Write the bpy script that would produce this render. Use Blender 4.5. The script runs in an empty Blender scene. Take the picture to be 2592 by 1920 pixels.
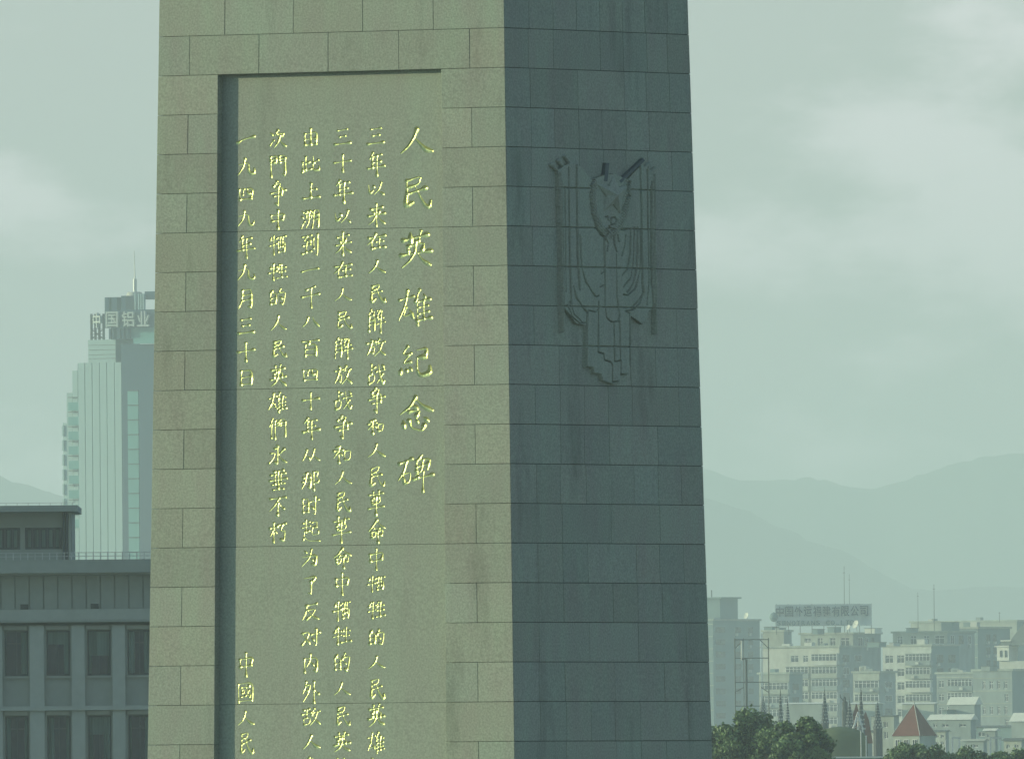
import bpy, bmesh, math, random
import numpy as np
from mathutils import Matrix, Vector

random.seed(11)
rng = np.random.default_rng(11)
scn = bpy.context.scene
COL = scn.collection

# ---------------------------------------------------------------- camera
F = 70000.0                 # focal length in pixels of the 2592 px wide photograph
CAM = Vector((0.0, -419.0, 18.0))
YH = 2117.0                 # image row of the horizon
ROLL = 0.0085
cam_d = bpy.data.cameras.new('camera')
cam = bpy.data.objects.new('camera', cam_d)
COL.objects.link(cam)
cam_d.sensor_width = 36.0
cam_d.lens = 36.0 * F / 2592.0
cam_d.clip_start = 1.0
cam_d.clip_end = 80000.0
MC = (Matrix.Translation(CAM) @ Matrix.Rotation(math.radians(90) + math.atan((YH - 960) / F), 4, 'X')
      @ Matrix.Rotation(-ROLL, 4, 'Z'))
cam.matrix_world = MC
scn.camera = cam

# ---------------------------------------------------------------- light, sky, exposure
SUN_AZ = math.radians(97.0)     # measured from "towards the camera", turning left
SUN_EL = math.radians(10.7)
sdir = Vector((-math.sin(SUN_AZ) * math.cos(SUN_EL), -math.cos(SUN_AZ) * math.cos(SUN_EL), math.sin(SUN_EL)))
sun_d = bpy.data.lights.new('sun', 'SUN')
sun_d.energy = 3.8
sun_d.angle = math.radians(0.5)
sun_d.color = (1.0, 0.95, 0.62)
sun = bpy.data.objects.new('sun', sun_d)
COL.objects.link(sun)
sun.rotation_euler = sdir.to_track_quat('Z', 'Y').to_euler()
sun.location = (-60, -80, 90)

W = bpy.data.worlds.new('World')
scn.world = W
W.use_nodes = True
nt = W.node_tree
nt.nodes.clear()
wo = nt.nodes.new('ShaderNodeOutputWorld')
bg = nt.nodes.new('ShaderNodeBackground')
sky = nt.nodes.new('ShaderNodeTexSky')
sky.sky_type = 'NISHITA'
sky.sun_disc = False
sky.sun_elevation = SUN_EL
sky.sun_rotation = math.atan2(sdir.x, sdir.y)
sky.air_density = 1.0
sky.dust_density = 2.5
sky.ozone_density = 1.5
bg.inputs['Strength'].default_value = 0.15
# thin broken cloud over the sky, the same all round
tc = nt.nodes.new('ShaderNodeTexCoord')
mp = nt.nodes.new('ShaderNodeMapping')
mp.inputs['Scale'].default_value = (70.0, 70.0, 154.0)
mp.inputs['Location'].default_value = (13.4, 0.0, 1.02)
nz = nt.nodes.new('ShaderNodeTexNoise')
nz.inputs['Scale'].default_value = 1.0
nz.inputs['Detail'].default_value = 8.0
nz.inputs['Roughness'].default_value = 0.55
rmp = nt.nodes.new('ShaderNodeValToRGB')
rmp.color_ramp.interpolation = 'EASE'
rmp.color_ramp.elements[0].position = 0.47
rmp.color_ramp.elements[0].color = (0, 0, 0, 1)
rmp.color_ramp.elements[1].position = 0.66
rmp.color_ramp.elements[1].color = (1, 1, 1, 1)
tint = nt.nodes.new('ShaderNodeMix'); tint.data_type = 'RGBA'; tint.blend_type = 'MULTIPLY'
tint.inputs['Factor'].default_value = 1.0
tint.inputs[7].default_value = (0.53, 1.03, 1.2, 1)
cm = nt.nodes.new('ShaderNodeMix'); cm.data_type = 'RGBA'
cm.inputs[7].default_value = (8.9, 8.0, 8.6, 1)
fac = nt.nodes.new('ShaderNodeMath'); fac.operation = 'MULTIPLY'; fac.inputs[1].default_value = 0.40
L = nt.links.new
L(tc.outputs['Generated'], mp.inputs['Vector'])
L(mp.outputs['Vector'], nz.inputs['Vector'])
L(nz.outputs['Fac'], rmp.inputs['Fac'])
L(rmp.outputs['Color'], fac.inputs[0])
L(sky.outputs['Color'], tint.inputs[6])
L(tint.outputs[2], cm.inputs[6])
# milky band of bright haze low over the whole horizon
sp = nt.nodes.new('ShaderNodeSeparateXYZ')
mk = nt.nodes.new('ShaderNodeMapRange'); mk.interpolation_type = 'SMOOTHSTEP'
mk.inputs[1].default_value = 0.0; mk.inputs[2].default_value = 0.20
mk.inputs[3].default_value = 0.40; mk.inputs[4].default_value = 0.0
mxf = nt.nodes.new('ShaderNodeMath'); mxf.operation = 'ADD'; mxf.use_clamp = True
L(tc.outputs['Generated'], sp.inputs[0]); L(sp.outputs['Z'], mk.inputs[0])
L(mk.outputs[0], mxf.inputs[1]); L(fac.outputs[0], mxf.inputs[0])
L(mxf.outputs[0], cm.inputs['Factor'])
L(cm.outputs[2], bg.inputs['Color'])
L(bg.outputs['Background'], wo.inputs['Surface'])

vs = scn.view_settings
vs.view_transform = 'Standard'
vs.look = 'None'
vs.gamma = 1.0
vs.exposure = 0.0
vs.use_curve_mapping = False
scn.render.engine = 'CYCLES'
scn.cycles.use_denoising = True
scn.cycles.max_bounces = 6
scn.cycles.volume_bounces = 1
scn.cycles.diffuse_bounces = 3
scn.cycles.sample_clamp_indirect = 4.0

# ---------------------------------------------------------------- helpers
def ray(px, py):
    return (MC.to_3x3() @ Vector(((px - 1296) / F, -(py - 960) / F, -1.0)))

def P(px, py, dist):
    d = ray(px, py)
    return CAM + d * (dist / d.y)

class MB:
    """collects faces and links them as one mesh object"""
    def __init__(self):
        self.v = []
        self.f = []
    def face(self, pts):
        n = len(self.v)
        self.v.extend([tuple(p) for p in pts])
        self.f.append(tuple(range(n, n + len(pts))))
    def box(self, x0, x1, y0, y1, z0, z1):
        n = len(self.v)
        self.v += [(x0, y0, z0), (x1, y0, z0), (x1, y1, z0), (x0, y1, z0),
                   (x0, y0, z1), (x1, y0, z1), (x1, y1, z1), (x0, y1, z1)]
        self.f += [(n, n + 3, n + 2, n + 1), (n + 4, n + 5, n + 6, n + 7), (n, n + 1, n + 5, n + 4),
                   (n + 1, n + 2, n + 6, n + 5), (n + 2, n + 3, n + 7, n + 6), (n + 3, n, n + 4, n + 7)]
        return self
    def prism(self, poly, z0, z1, top=None):
        n = len(self.v)
        k = len(poly)
        top = top or poly
        self.v += [(p[0], p[1], z0) for p in poly] + [(p[0], p[1], z1) for p in top]
        self.f += [tuple(n + i for i in reversed(range(k))), tuple(n + k + i for i in range(k))]
        for i in range(k):
            j = (i + 1) % k
            self.f.append((n + i, n + j, n + k + j, n + k + i))
        return self
    def tube(self, a, b, r, r2=None, k=8):
        a, b = Vector(a), Vector(b)
        r2 = r if r2 is None else r2
        d = (b - a).normalized()
        q = d.to_track_quat('Z', 'Y')
        n = len(self.v)
        for c, rr in ((a, r), (b, r2)):
            for i in range(k):
                t = 2 * math.pi * i / k
                self.v.append(tuple(c + q @ Vector((rr * math.cos(t), rr * math.sin(t), 0))))
        for i in range(k):
            j = (i + 1) % k
            self.f.append((n + i, n + j, n + k + j, n + k + i))
        self.f.append(tuple(n + i for i in reversed(range(k))))
        self.f.append(tuple(n + k + i for i in range(k)))
        return self
    def lathe(self, cx, cy, prof, k=16):
        n = len(self.v)
        for r, z in prof:
            for i in range(k):
                t = 2 * math.pi * (i + .5) / k
                self.v.append((cx + r * math.cos(t), cy + r * math.sin(t), z))
        for m in range(len(prof) - 1):
            for i in range(k):
                j = (i + 1) % k
                self.f.append((n + m * k + i, n + m * k + j, n + (m + 1) * k + j, n + (m + 1) * k + i))
        self.f.append(tuple(n + i for i in reversed(range(k))))
        self.f.append(tuple(n + (len(prof) - 1) * k + i for i in range(k)))
        return self
    def mesh(self, name):
        me = bpy.data.meshes.new(name)
        me.from_pydata(self.v, [], self.f)
        me.update()
        return me
    def build(self, name, mat, parent=None, smooth=False):
        return link(name, self.mesh(name), mat, parent, smooth)

def link(name, me, mat, parent=None, smooth=False):
    o = bpy.data.objects.new(name, me)
    COL.objects.link(o)
    if mat is not None and len(me.materials) == 0:
        me.materials.append(mat)
    if parent is not None:
        o.parent = parent
    if smooth:
        for p in me.polygons:
            p.use_smooth = True
    return o

def tag(o, label=None, cat=None, group=None, kind=None):
    if label: o['label'] = label
    if cat: o['category'] = cat
    if group: o['group'] = group
    if kind: o['kind'] = kind
    return o

def empty(name, loc, rz=0.0):
    o = bpy.data.objects.new(name, None)
    COL.objects.link(o)
    o.location = loc
    o.rotation_euler = (0, 0, rz)
    return o

def bands(x0, x1, z0, z1, rects):
    """the rectangle x0..x1, z0..z1 less the given rectangles, as a list of rectangles"""
    es = sorted({z0, z1} | {min(max(r[2], z0), z1) for r in rects} | {min(max(r[3], z0), z1) for r in rects})
    out = []
    for a, b in zip(es[:-1], es[1:]):
        if b - a < 1e-7:
            continue
        m = (a + b) / 2
        act = sorted((max(r[0], x0), min(r[1], x1)) for r in rects if r[2] < m < r[3] and r[1] > x0 and r[0] < x1)
        c = x0
        for p, q in act:
            if p > c + 1e-7:
                out.append((c, p, a, b))
            c = max(c, q)
        if c < x1 - 1e-7:
            out.append((c, x1, a, b))
    return out

def holed_wall(mb, x0, x1, z0, z1, rects, y, reveal, side=False):
    """a wall face at y with window openings and their reveals; side=True puts it in the plane x=y"""
    def T(a, d, z):
        return (y - d, a, z) if side else (a, y + d, z)
    for a, b, c, d in bands(x0, x1, z0, z1, rects):
        mb.face([T(a, 0, c), T(b, 0, c), T(b, 0, d), T(a, 0, d)])
    for a, b, c, d in rects:
        mb.face([T(a, 0, c), T(b, 0, c), T(b, reveal, c), T(a, reveal, c)])
        mb.face([T(a, 0, d), T(a, reveal, d), T(b, reveal, d), T(b, 0, d)])
        mb.face([T(a, 0, c), T(a, reveal, c), T(a, reveal, d), T(a, 0, d)])
        mb.face([T(b, 0, c), T(b, 0, d), T(b, reveal, d), T(b, reveal, c)])

# ---------------------------------------------------------------- materials
def mat(name, col, rough=0.8, metal=0.0, var=0.12, scale=3.0, stretch=(1, 1, 1), bump=0.0, bscale=60.0,
        obj_var=0.0, spec=0.3, col2=None, fine=0.0, fscale=120.0, stain=0.0):
    m = bpy.data.materials.new(name)
    m.use_nodes = True
    t = m.node_tree
    b = t.nodes['Principled BSDF']
    b.inputs['Roughness'].default_value = rough
    b.inputs['Metallic'].default_value = metal
    b.inputs['Specular IOR Level'].default_value = spec
    co = t.nodes.new('ShaderNodeTexCoord')
    ma = t.nodes.new('ShaderNodeMapping')
    ma.inputs['Scale'].default_value = stretch
    n = t.nodes.new('ShaderNodeTexNoise')
    n.inputs['Scale'].default_value = scale
    n.inputs['Detail'].default_value = 6.0
    n.inputs['Roughness'].default_value = 0.6
    t.links.new(co.outputs['Object'], ma.inputs['Vector'])
    t.links.new(ma.outputs['Vector'], n.inputs['Vector'])
    rp = t.nodes.new('ShaderNodeValToRGB')
    c2 = col2 or tuple(max(0, c * (1 - var)) for c in col)
    c1 = tuple(min(1, c * (1 + (0 if col2 else var))) for c in col)
    rp.color_ramp.elements[0].position = 0.3
    rp.color_ramp.elements[1].position = 0.7
    rp.color_ramp.elements[0].color = (*c2, 1)
    rp.color_ramp.elements[1].color = (*c1, 1)
    t.links.new(n.outputs['Fac'], rp.inputs['Fac'])
    last = rp.outputs['Color']
    if fine:
        n3 = t.nodes.new('ShaderNodeTexNoise')
        n3.inputs['Scale'].default_value = fscale
        n3.inputs['Detail'].default_value = 3.0
        t.links.new(co.outputs['Object'], n3.inputs['Vector'])
        mr = t.nodes.new('ShaderNodeMapRange')
        mr.inputs[1].default_value = 0.3; mr.inputs[2].default_value = 0.7
        mr.inputs[3].default_value = 1 - fine; mr.inputs[4].default_value = 1 + fine
        t.links.new(n3.outputs['Fac'], mr.inputs[0])
        mx = t.nodes.new('ShaderNodeVectorMath'); mx.operation = 'SCALE'
        t.links.new(last, mx.inputs[0]); t.links.new(mr.outputs[0], mx.inputs['Scale'])
        last = mx.outputs[0]
    if stain:                        # rain streaks and darker weathered patches
        m4 = t.nodes.new('ShaderNodeMapping'); m4.inputs['Scale'].default_value = (1.5, 1.5, 0.35)
        m4.inputs['Location'].default_value = (2.3, 0.7, 0.4)
        n4 = t.nodes.new('ShaderNodeTexNoise'); n4.inputs['Scale'].default_value = 0.9
        n4.inputs['Detail'].default_value = 8.0; n4.inputs['Roughness'].default_value = 0.65
        t.links.new(co.outputs['Object'], m4.inputs['Vector']); t.links.new(m4.outputs['Vector'], n4.inputs['Vector'])
        mr = t.nodes.new('ShaderNodeMapRange')
        mr.inputs[1].default_value = 0.56; mr.inputs[2].default_value = 0.74
        mr.inputs[3].default_value = 1.0; mr.inputs[4].default_value = 1 - stain
        t.links.new(n4.outputs['Fac'], mr.inputs[0])
        mx = t.nodes.new('ShaderNodeVectorMath'); mx.operation = 'SCALE'
        t.links.new(last, mx.inputs[0]); t.links.new(mr.outputs[0], mx.inputs['Scale'])
        last = mx.outputs[0]
    if obj_var:
        oi = t.nodes.new('ShaderNodeObjectInfo')
        mr = t.nodes.new('ShaderNodeMapRange')
        mr.inputs[3].default_value = 1 - obj_var; mr.inputs[4].default_value = 1 + obj_var
        t.links.new(oi.outputs['Random'], mr.inputs[0])
        m7 = t.nodes.new('ShaderNodeMath'); m7.operation = 'MULTIPLY'; m7.inputs[1].default_value = 7.31
        m8 = t.nodes.new('ShaderNodeMath'); m8.operation = 'FRACT'
        hm = t.nodes.new('ShaderNodeMix'); hm.data_type = 'RGBA'
        hm.inputs[6].default_value = (1 + obj_var * .4, 1, 1 - obj_var * .3, 1)
        hm.inputs[7].default_value = (1 - obj_var * .25, 1, 1 + obj_var * .05, 1)
        mu = t.nodes.new('ShaderNodeVectorMath'); mu.operation = 'MULTIPLY'
        t.links.new(oi.outputs['Random'], m7.inputs[0]); t.links.new(m7.outputs[0], m8.inputs[0])
        t.links.new(m8.outputs[0], hm.inputs['Factor']); t.links.new(hm.outputs[2], mu.inputs[1])
        t.links.new(last, mu.inputs[0]); last = mu.outputs[0]
        mx = t.nodes.new('ShaderNodeVectorMath'); mx.operation = 'SCALE'
        t.links.new(last, mx.inputs[0]); t.links.new(mr.outputs[0], mx.inputs['Scale'])
        last = mx.outputs[0]
    t.links.new(last, b.inputs['Base Color'])
    if bump:
        n2 = t.nodes.new('ShaderNodeTexNoise')
        n2.inputs['Scale'].default_value = bscale
        n2.inputs['Detail'].default_value = 4.0
        bp = t.nodes.new('ShaderNodeBump')
        bp.inputs['Strength'].default_value = bump
        bp.inputs['Distance'].default_value = 0.01
        t.links.new(co.outputs['Object'], n2.inputs['Vector'])
        t.links.new(n2.outputs['Fac'], bp.inputs['Height'])
        t.links.new(bp.outputs['Normal'], b.inputs['Normal'])
    return m

M = {}
M['granite'] = mat('granite', (0.280, 0.325, 0.252), 0.75, col2=(0.272, 0.276, 0.230), scale=1.3, stretch=(1.8, 1.8, 0.5), bump=0.5, bscale=40,
                   obj_var=0.075, fine=0.17, fscale=33.0, stain=0.32)
M['granite_smooth'] = mat('granite_smooth', (0.280, 0.325, 0.252), 0.7, col2=(0.274, 0.290, 0.236), scale=1.0, stretch=(2.4, 2.4, 0.25),
                          bump=0.35, bscale=45, obj_var=0.015, fine=0.15, fscale=33.0, stain=0.16)
M['mortar'] = mat('mortar', (0.04, 0.045, 0.045), 0.95)
M['gold'] = mat('gold_leaf', (0.62, 0.64, 0.27), 0.31, metal=0.8, var=0.12, scale=14, spec=0.5)
M['wall_grey'] = mat('grey_render', (0.285, 0.31, 0.27), 0.85, var=0.07, scale=0.4, stretch=(1, 1, .4), fine=0.05, fscale=2.5)
M['wall_pier'] = mat('pale_render', (0.345, 0.37, 0.325), 0.85, var=0.07, scale=0.5, stretch=(1, 1, .3), fine=0.05, fscale=2.5)
M['dark_frame'] = mat('dark_frame', (0.06, 0.07, 0.08), 0.5)
M['curtain'] = mat('curtain', (0.13, 0.18, 0.16), 0.9, var=0.5, scale=2.0, stretch=(3, 1, .1))
M['interior'] = mat('interior', (0.035, 0.04, 0.045), 0.9)
M['steel'] = mat('steel_rail', (0.45, 0.47, 0.45), 0.45, metal=0.5)
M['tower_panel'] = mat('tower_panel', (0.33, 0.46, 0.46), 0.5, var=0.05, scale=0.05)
M['tower_dark'] = mat('tower_dark', (0.008, 0.045, 0.085), 0.25, var=0.1, scale=0.05, spec=0.5)  # shade of the tower's right side and recesses is put into this colour
M['tower_glass'] = mat('tower_glass', (0.13, 0.33, 0.31), 0.2, var=0.1, scale=0.1, spec=0.5)
M['joint_dark'] = mat('joint_dark', (0.05, 0.06, 0.07), 0.9)
M['sign_letter'] = mat('sign_letter', (0.42, 0.47, 0.44), 0.7)
M['sign_blue'] = mat('sign_blue', (0.01, 0.04, 0.10), 0.7)
M['sign_board'] = mat('sign_board', (0.6, 0.64, 0.58), 0.8, var=.2, scale=.4)
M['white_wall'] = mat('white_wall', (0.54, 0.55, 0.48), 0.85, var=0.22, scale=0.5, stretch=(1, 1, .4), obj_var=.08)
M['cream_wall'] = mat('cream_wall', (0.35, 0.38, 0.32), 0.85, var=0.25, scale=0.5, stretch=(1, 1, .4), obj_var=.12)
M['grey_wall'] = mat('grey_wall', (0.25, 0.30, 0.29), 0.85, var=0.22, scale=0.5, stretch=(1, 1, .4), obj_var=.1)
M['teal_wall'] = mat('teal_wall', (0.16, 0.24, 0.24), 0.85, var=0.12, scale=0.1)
M['glass'] = mat('window_glass', (0.012, 0.025, 0.045), 0.15, var=0.2, scale=.8, spec=0.35)
M['frame_white'] = mat('white_frame', (0.76, 0.76, 0.7), 0.6)
M['roof_grey'] = mat('roof_grey', (0.12, 0.14, 0.13), 0.9, var=.2)
M['roof_white'] = mat('roof_white', (0.7, 0.7, 0.6), 0.7, var=.1)
M['roof_red'] = mat('red_roof', (0.17, 0.05, 0.038), 0.75, var=0.2, scale=2.0)
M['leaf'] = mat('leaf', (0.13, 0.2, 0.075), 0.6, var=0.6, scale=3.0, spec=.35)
M['leaf_shade'] = mat('leaf_shade', (0.02, 0.045, 0.03), 0.7, var=0.4, scale=1.3, spec=.3)  # shade inside the crowns is put into this darker leaf colour
M['bark'] = mat('bark', (0.08, 0.065, 0.045), 0.9)
M['spire'] = mat('spire_stone', (0.09, 0.10, 0.10), 0.9, var=.2)
M['spire_knob'] = mat('spire_knob', (0.6, 0.6, 0.52), 0.8)
M['olive'] = mat('olive_dome', (0.10, 0.13, 0.05), 0.8, var=.2, scale=.5)
M['hill'] = mat('hill_forest', (0.05, 0.075, 0.045), 0.95, var=.3, scale=.01)
M['ground'] = mat('ground', (0.16, 0.17, 0.13), 0.95, var=.3, scale=.02)
M['paving'] = mat('paving', (0.3, 0.3, 0.27), 0.9, var=.15, scale=.8)
M['bar_dark'] = mat('dark_strip', (0.10, 0.12, 0.12), 0.6, metal=0.2)  # plain dark tone of the two raised relief bars
M['metal_dark'] = mat('dark_steel', (0.06, 0.07, 0.07), 0.6, metal=.3)

# ---------------------------------------------------------------- ground, hills
def sheet(name, x0, x1, y0, y1, z, m, kind='structure', nx=1, ny=1):
    b = MB()
    for i in range(nx):
        for j in range(ny):
            xa, xb = x0 + (x1 - x0) * i / nx, x0 + (x1 - x0) * (i + 1) / nx
            ya, yb = y0 + (y1 - y0) * j / ny, y0 + (y1 - y0) * (j + 1) / ny
            b.face([(xa, ya, z), (xb, ya, z), (xb, yb, z), (xa, yb, z)])
    return tag(b.build(name, m), kind=kind)
sheet('ground', -14500, 14500, -2500, 39500, 0.0, M['ground'], nx=4, ny=4)
sheet('plaza', -60, 60, -70, 70, 0.004, M['paving'])

def ridge(name, pts, dist, depth, ext):
    """a hill whose skyline passes through the given photograph points at its own distance"""
    W3 = [P(x, y, dist) for x, y in pts]
    xs = np.array([p.x for p in W3]); zs = np.array([p.z for p in W3])
    x0, x1 = xs[0] - ext[0], xs[-1] + ext[1]
    xs = np.concatenate([[x0, x0 + ext[0] * .5], xs, [x1 - ext[1] * .5, x1]])
    zs = np.concatenate([[ext[2], (ext[2] + zs[0]) * .55], zs, [(ext[3] + zs[-1]) * .55, ext[3]]])
    zs = np.minimum(zs, 402)
    nx, ny = 420, 26
    gx = np.linspace(x0, x1, nx)
    hz = np.interp(gx, xs, zs)
    r = np.random.default_rng(len(pts))
    for wl, am in ((40, 1.2), (17, .9), (8, .7), (4, .5)):
        k = np.interp(gx, np.arange(x0, x1 + wl, wl), r.normal(0, 1, len(np.arange(x0, x1 + wl, wl))))
        hz = hz + k * am * dist / 36000
    yc = W3[0].y
    V, Fc = [], []
    for j in range(ny):
        t = j / (ny - 1) * 2 - 1
        prof = max(0.0, 1 - abs(t) ** 1.25)
        nn = r.normal(0, 1, nx) * 1.5
        for i in range(nx):
            V.append((gx[i], yc + t * depth, -0.5 + (hz[i] + 0.5) * prof + (nn[i] if 0 < prof < .93 else 0)))
    for j in range(ny - 1):
        for i in range(nx - 1):
            a = j * nx + i
            Fc.append((a, a + 1, a + nx + 1, a + nx))
    me = bpy.data.meshes.new(name)
    me.from_pydata(V, [], Fc)
    return tag(link(name, me, M['hill'], None, True), kind='structure')

ridge('hill', [(1500, 1150), (1650, 1200), (1782, 1243), (1888, 1279), (1960, 1320), (2011, 1330), (2037, 1353),
               (2121, 1379), (2206, 1425), (2291, 1472), (2354, 1483), (2460, 1472), (2524, 1470), (2592, 1476)],
      22500, 1800, (1000, 1000, 50, 160))
ridge('mountain', [(1500, 1160), (1782, 1175), (1867, 1197), (1952, 1201), (2037, 1197), (2100, 1207), (2198, 1228),
                   (2270, 1205), (2376, 1171), (2482, 1142), (2592, 1131)], 27000, 2200, (1100, 1600, 160, 380))
ridge('foothill', [(-200, 1150), (-60, 1180), (14, 1193), (35, 1207), (68, 1212), (109, 1226), (161, 1242), (250, 1275),
                   (400, 1320), (700, 1420)], 23000, 1000, (1000, 600, 230, 25))

# ---------------------------------------------------------------- the monument
A = math.radians(32.0)
KT = 0.0173                       # every face leans in by this much per metre
CH = 100.3 * 419.0 / F            # height of one stone course
zc = lambda k: CAM.z + (YH - (69.3 + 100.3 * k)) * 419.0 / F      # level of the joint under course k-1
Z0 = zc(9)
sx = 419.0 / F
HW0 = 3.125 * 0.8616 / math.cos(A) * 1.010
HD0 = 2.85 * 0.5075 / math.sin(A) * 1.012
hw = lambda z: HW0 - KT * (z - Z0)
hd = lambda z: HD0 - KT * (z - Z0)
cpt = P(1289.0, 972, 419.0)       # the near corner
cA, sA = math.cos(A), math.sin(A)
O = Vector((cpt.x - (HW0 * cA - HD0 * sA), cpt.y - (-HW0 * sA - HD0 * cA), 0))
mon = empty('monument', O, -A)
tag(mon, 'tall tapering grey granite monument with a recessed panel of gilded engraved characters', 'monument')
RW = Matrix.Rotation(A, 3, 'Z')   # world direction to local direction

def front_hit(px, py, depth=0.0):
    """photograph point -> (x, z) on the front face, at the given depth behind it"""
    d = RW @ ray(px, py)
    o = RW @ (CAM - O)
    t = (-(HD0 - KT * (o.z - Z0)) + depth - o.y) / (d.y - KT * d.z)
    p = o + d * t
    return p.x, p.z

def side_hit(px, py, depth=0.0):
    d = RW @ ray(px, py)
    o = RW @ (CAM - O)
    t = ((HW0 - KT * (o.z - Z0)) - depth - o.x) / (d.x + KT * d.z)
    p = o + d * t
    return p.y, p.z

Ff = lambda x, z, dep=0.0: (x, -hd(z) + dep, z)
Fs = lambda y, z, dep=0.0: (hw(z) - dep, y, z)
GAP, BEV, TH = 0.0025, 0.005, 0.19

def block(map3, quad, mit0=0.0, mit1=0.0, out=0.0, th=TH):
    """quad: (a0 bottom, a1 bottom, a0 top, a1 top, z0, z1) in face coordinates"""
    a0b, a1b, a0t, a1t, z0, z1 = quad
    b = MB()
    def ring(i, dep, m0=0, m1=0):
        return [map3(a0b + i + m0, z0 + i, dep), map3(a1b - i - m1, z0 + i, dep),
                map3(a1t - i - m1, z1 - i, dep), map3(a0t + i + m0, z1 - i, dep)]
    b.v = ring(BEV, -out) + ring(0, BEV - out) + ring(0, th, mit0, mit1)
    b.f = [(0, 1, 2, 3)]
    for r in (0, 4):
        for i in range(4):
            j = (i + 1) % 4
            b.f.append((r + i, r + 4 + i, r + 4 + j, r + j))
    return b

def fr2x(f, z):
    return -hw(z) + 2 * hw(z) * f
def fr2y(f, z):
    return -hd(z) + 2 * hd(z) * f
K_TOP, K_BOT, P_TOP, P_BOT = -6, 26, 1, 25
def pl(z):   # panel opening, as fractions of the front face
    t = (zc(1.18) - z) / (zc(1.18) - zc(18.45))
    return 0.1735 + 0.0095 * t, 0.8175 - 0.0028 * t
for k in range(K_TOP, K_BOT):
    z1, z0 = zc(k) - GAP, zc(k + 1) + GAP
    # front face
    if k < P_TOP or k >= P_BOT:
        fs = [0, .192, .391, .592, .796, 1] if k % 2 else [0, .0905, .292, .492, .696, .9, 1]
        spans = [(lambda z, f=f: f, lambda z, g=g: g, f == 0, g == 1) for f, g in zip(fs[:-1], fs[1:])]
    else:
        L0, R0 = (lambda z: pl(z)[0]), (lambda z: pl(z)[1])
        lm = (lambda z: .0885 + .004 * random.random() * 0)
        if k % 2 == 0:
            rm = (lambda z: .9035)
            spans = [(lambda z: 0, lm, True, False), (lm, L0, False, 'j'), (R0, rm, 'j', False), (rm, lambda z: 1, False, True)]
        else:
            spans = [(lambda z: 0, L0, True, 'j'), (R0, lambda z: 1, 'j', True)]
    for fa, fb, ea, eb in spans:
        ga = 0 if ea else GAP
        gb = 0 if eb else GAP
        q = (fr2x(fa(z0), z0) + ga, fr2x(fb(z0), z0) - gb, fr2x(fa(z1), z1) + ga, fr2x(fb(z1), z1) - gb, z0, z1)
        b = block(Ff, q, 0, TH if eb is True else 0, random.uniform(-.0015, .0015) if eb is not True else 0)
        b.build('stone_block', M['granite'], mon)
    # side face
    fs = [0, .134, .39, .64, .885, 1] if k % 2 else [0, .262, .515, .768, 1]
    more = [fs[0]]
    for f, g in zip(fs[:-1], fs[1:]):       # some stones are cut in two
        if g - f > .2 and random.random() < .38: more.append((f + g) / 2 + random.uniform(-.006, .006))
        more.append(g)
    fs = more
    for f, g in zip(fs[:-1], fs[1:]):
        ga = 0 if f == 0 else GAP
        gb = 0 if g == 1 else GAP
        ga, gb = ga * 1.5, gb * 1.5
        q = (fr2y(f, z0) + ga, fr2y(g, z0) - gb, fr2y(f, z1) + ga, fr2y(g, z1) - gb, z0 + .0015, z1 - .0015)
        block(Fs, q, TH if f == 0 else 0, 0, random.uniform(-.0015, .0015) if f else 0).build('stone_block', M['granite'], mon)
# core behind the facing stones
zt, zb = zc(K_TOP), zc(K_BOT)
def rect(z, d0, d1):
    return [(-hw(z) + 0.0, -hd(z) + d0), (hw(z) - d1, -hd(z) + d0), (hw(z) - d1, hd(z)), (-hw(z), hd(z))]
b = MB(); b.prism([(p[0] + (.02 if p[0] < 0 else 0), p[1]) for p in rect(zb, .205, .022)], zb, zt,
                  [(p[0] + (.02 if p[0] < 0 else 0), p[1]) for p in rect(zt, .205, .022)])
b.build('core', M['mortar'], mon)
# crown and pedestal, out of the picture
def sq(g, z):
    return [(-hw(z) - g, -hd(z) - g), (hw(z) + g, -hd(z) - g), (hw(z) + g, hd(z) + g), (-hw(z) - g, hd(z) + g)]
b = MB(); b.prism(sq(.12, zt), zt, zt + .35); b.prism(sq(.3, zt), zt + .35, zt + .7, sq(.3, zt)); b.prism(sq(.1, zt), zt + .7, zt + 1.9, sq(-1.6, zt))
b.build('crown', M['granite'], mon)
b = MB(); b.prism(sq(.5, zb), zb - .5, zb); b.prism(sq(.8, zb), zb - 5.5, zb - .5); b.prism(sq(1.3, zb), zb - 6.2, zb - 5.5); b.prism(sq(3.5, zb), .0045, zb - 6.2)
b.build('pedestal', M['granite'], mon)

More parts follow.
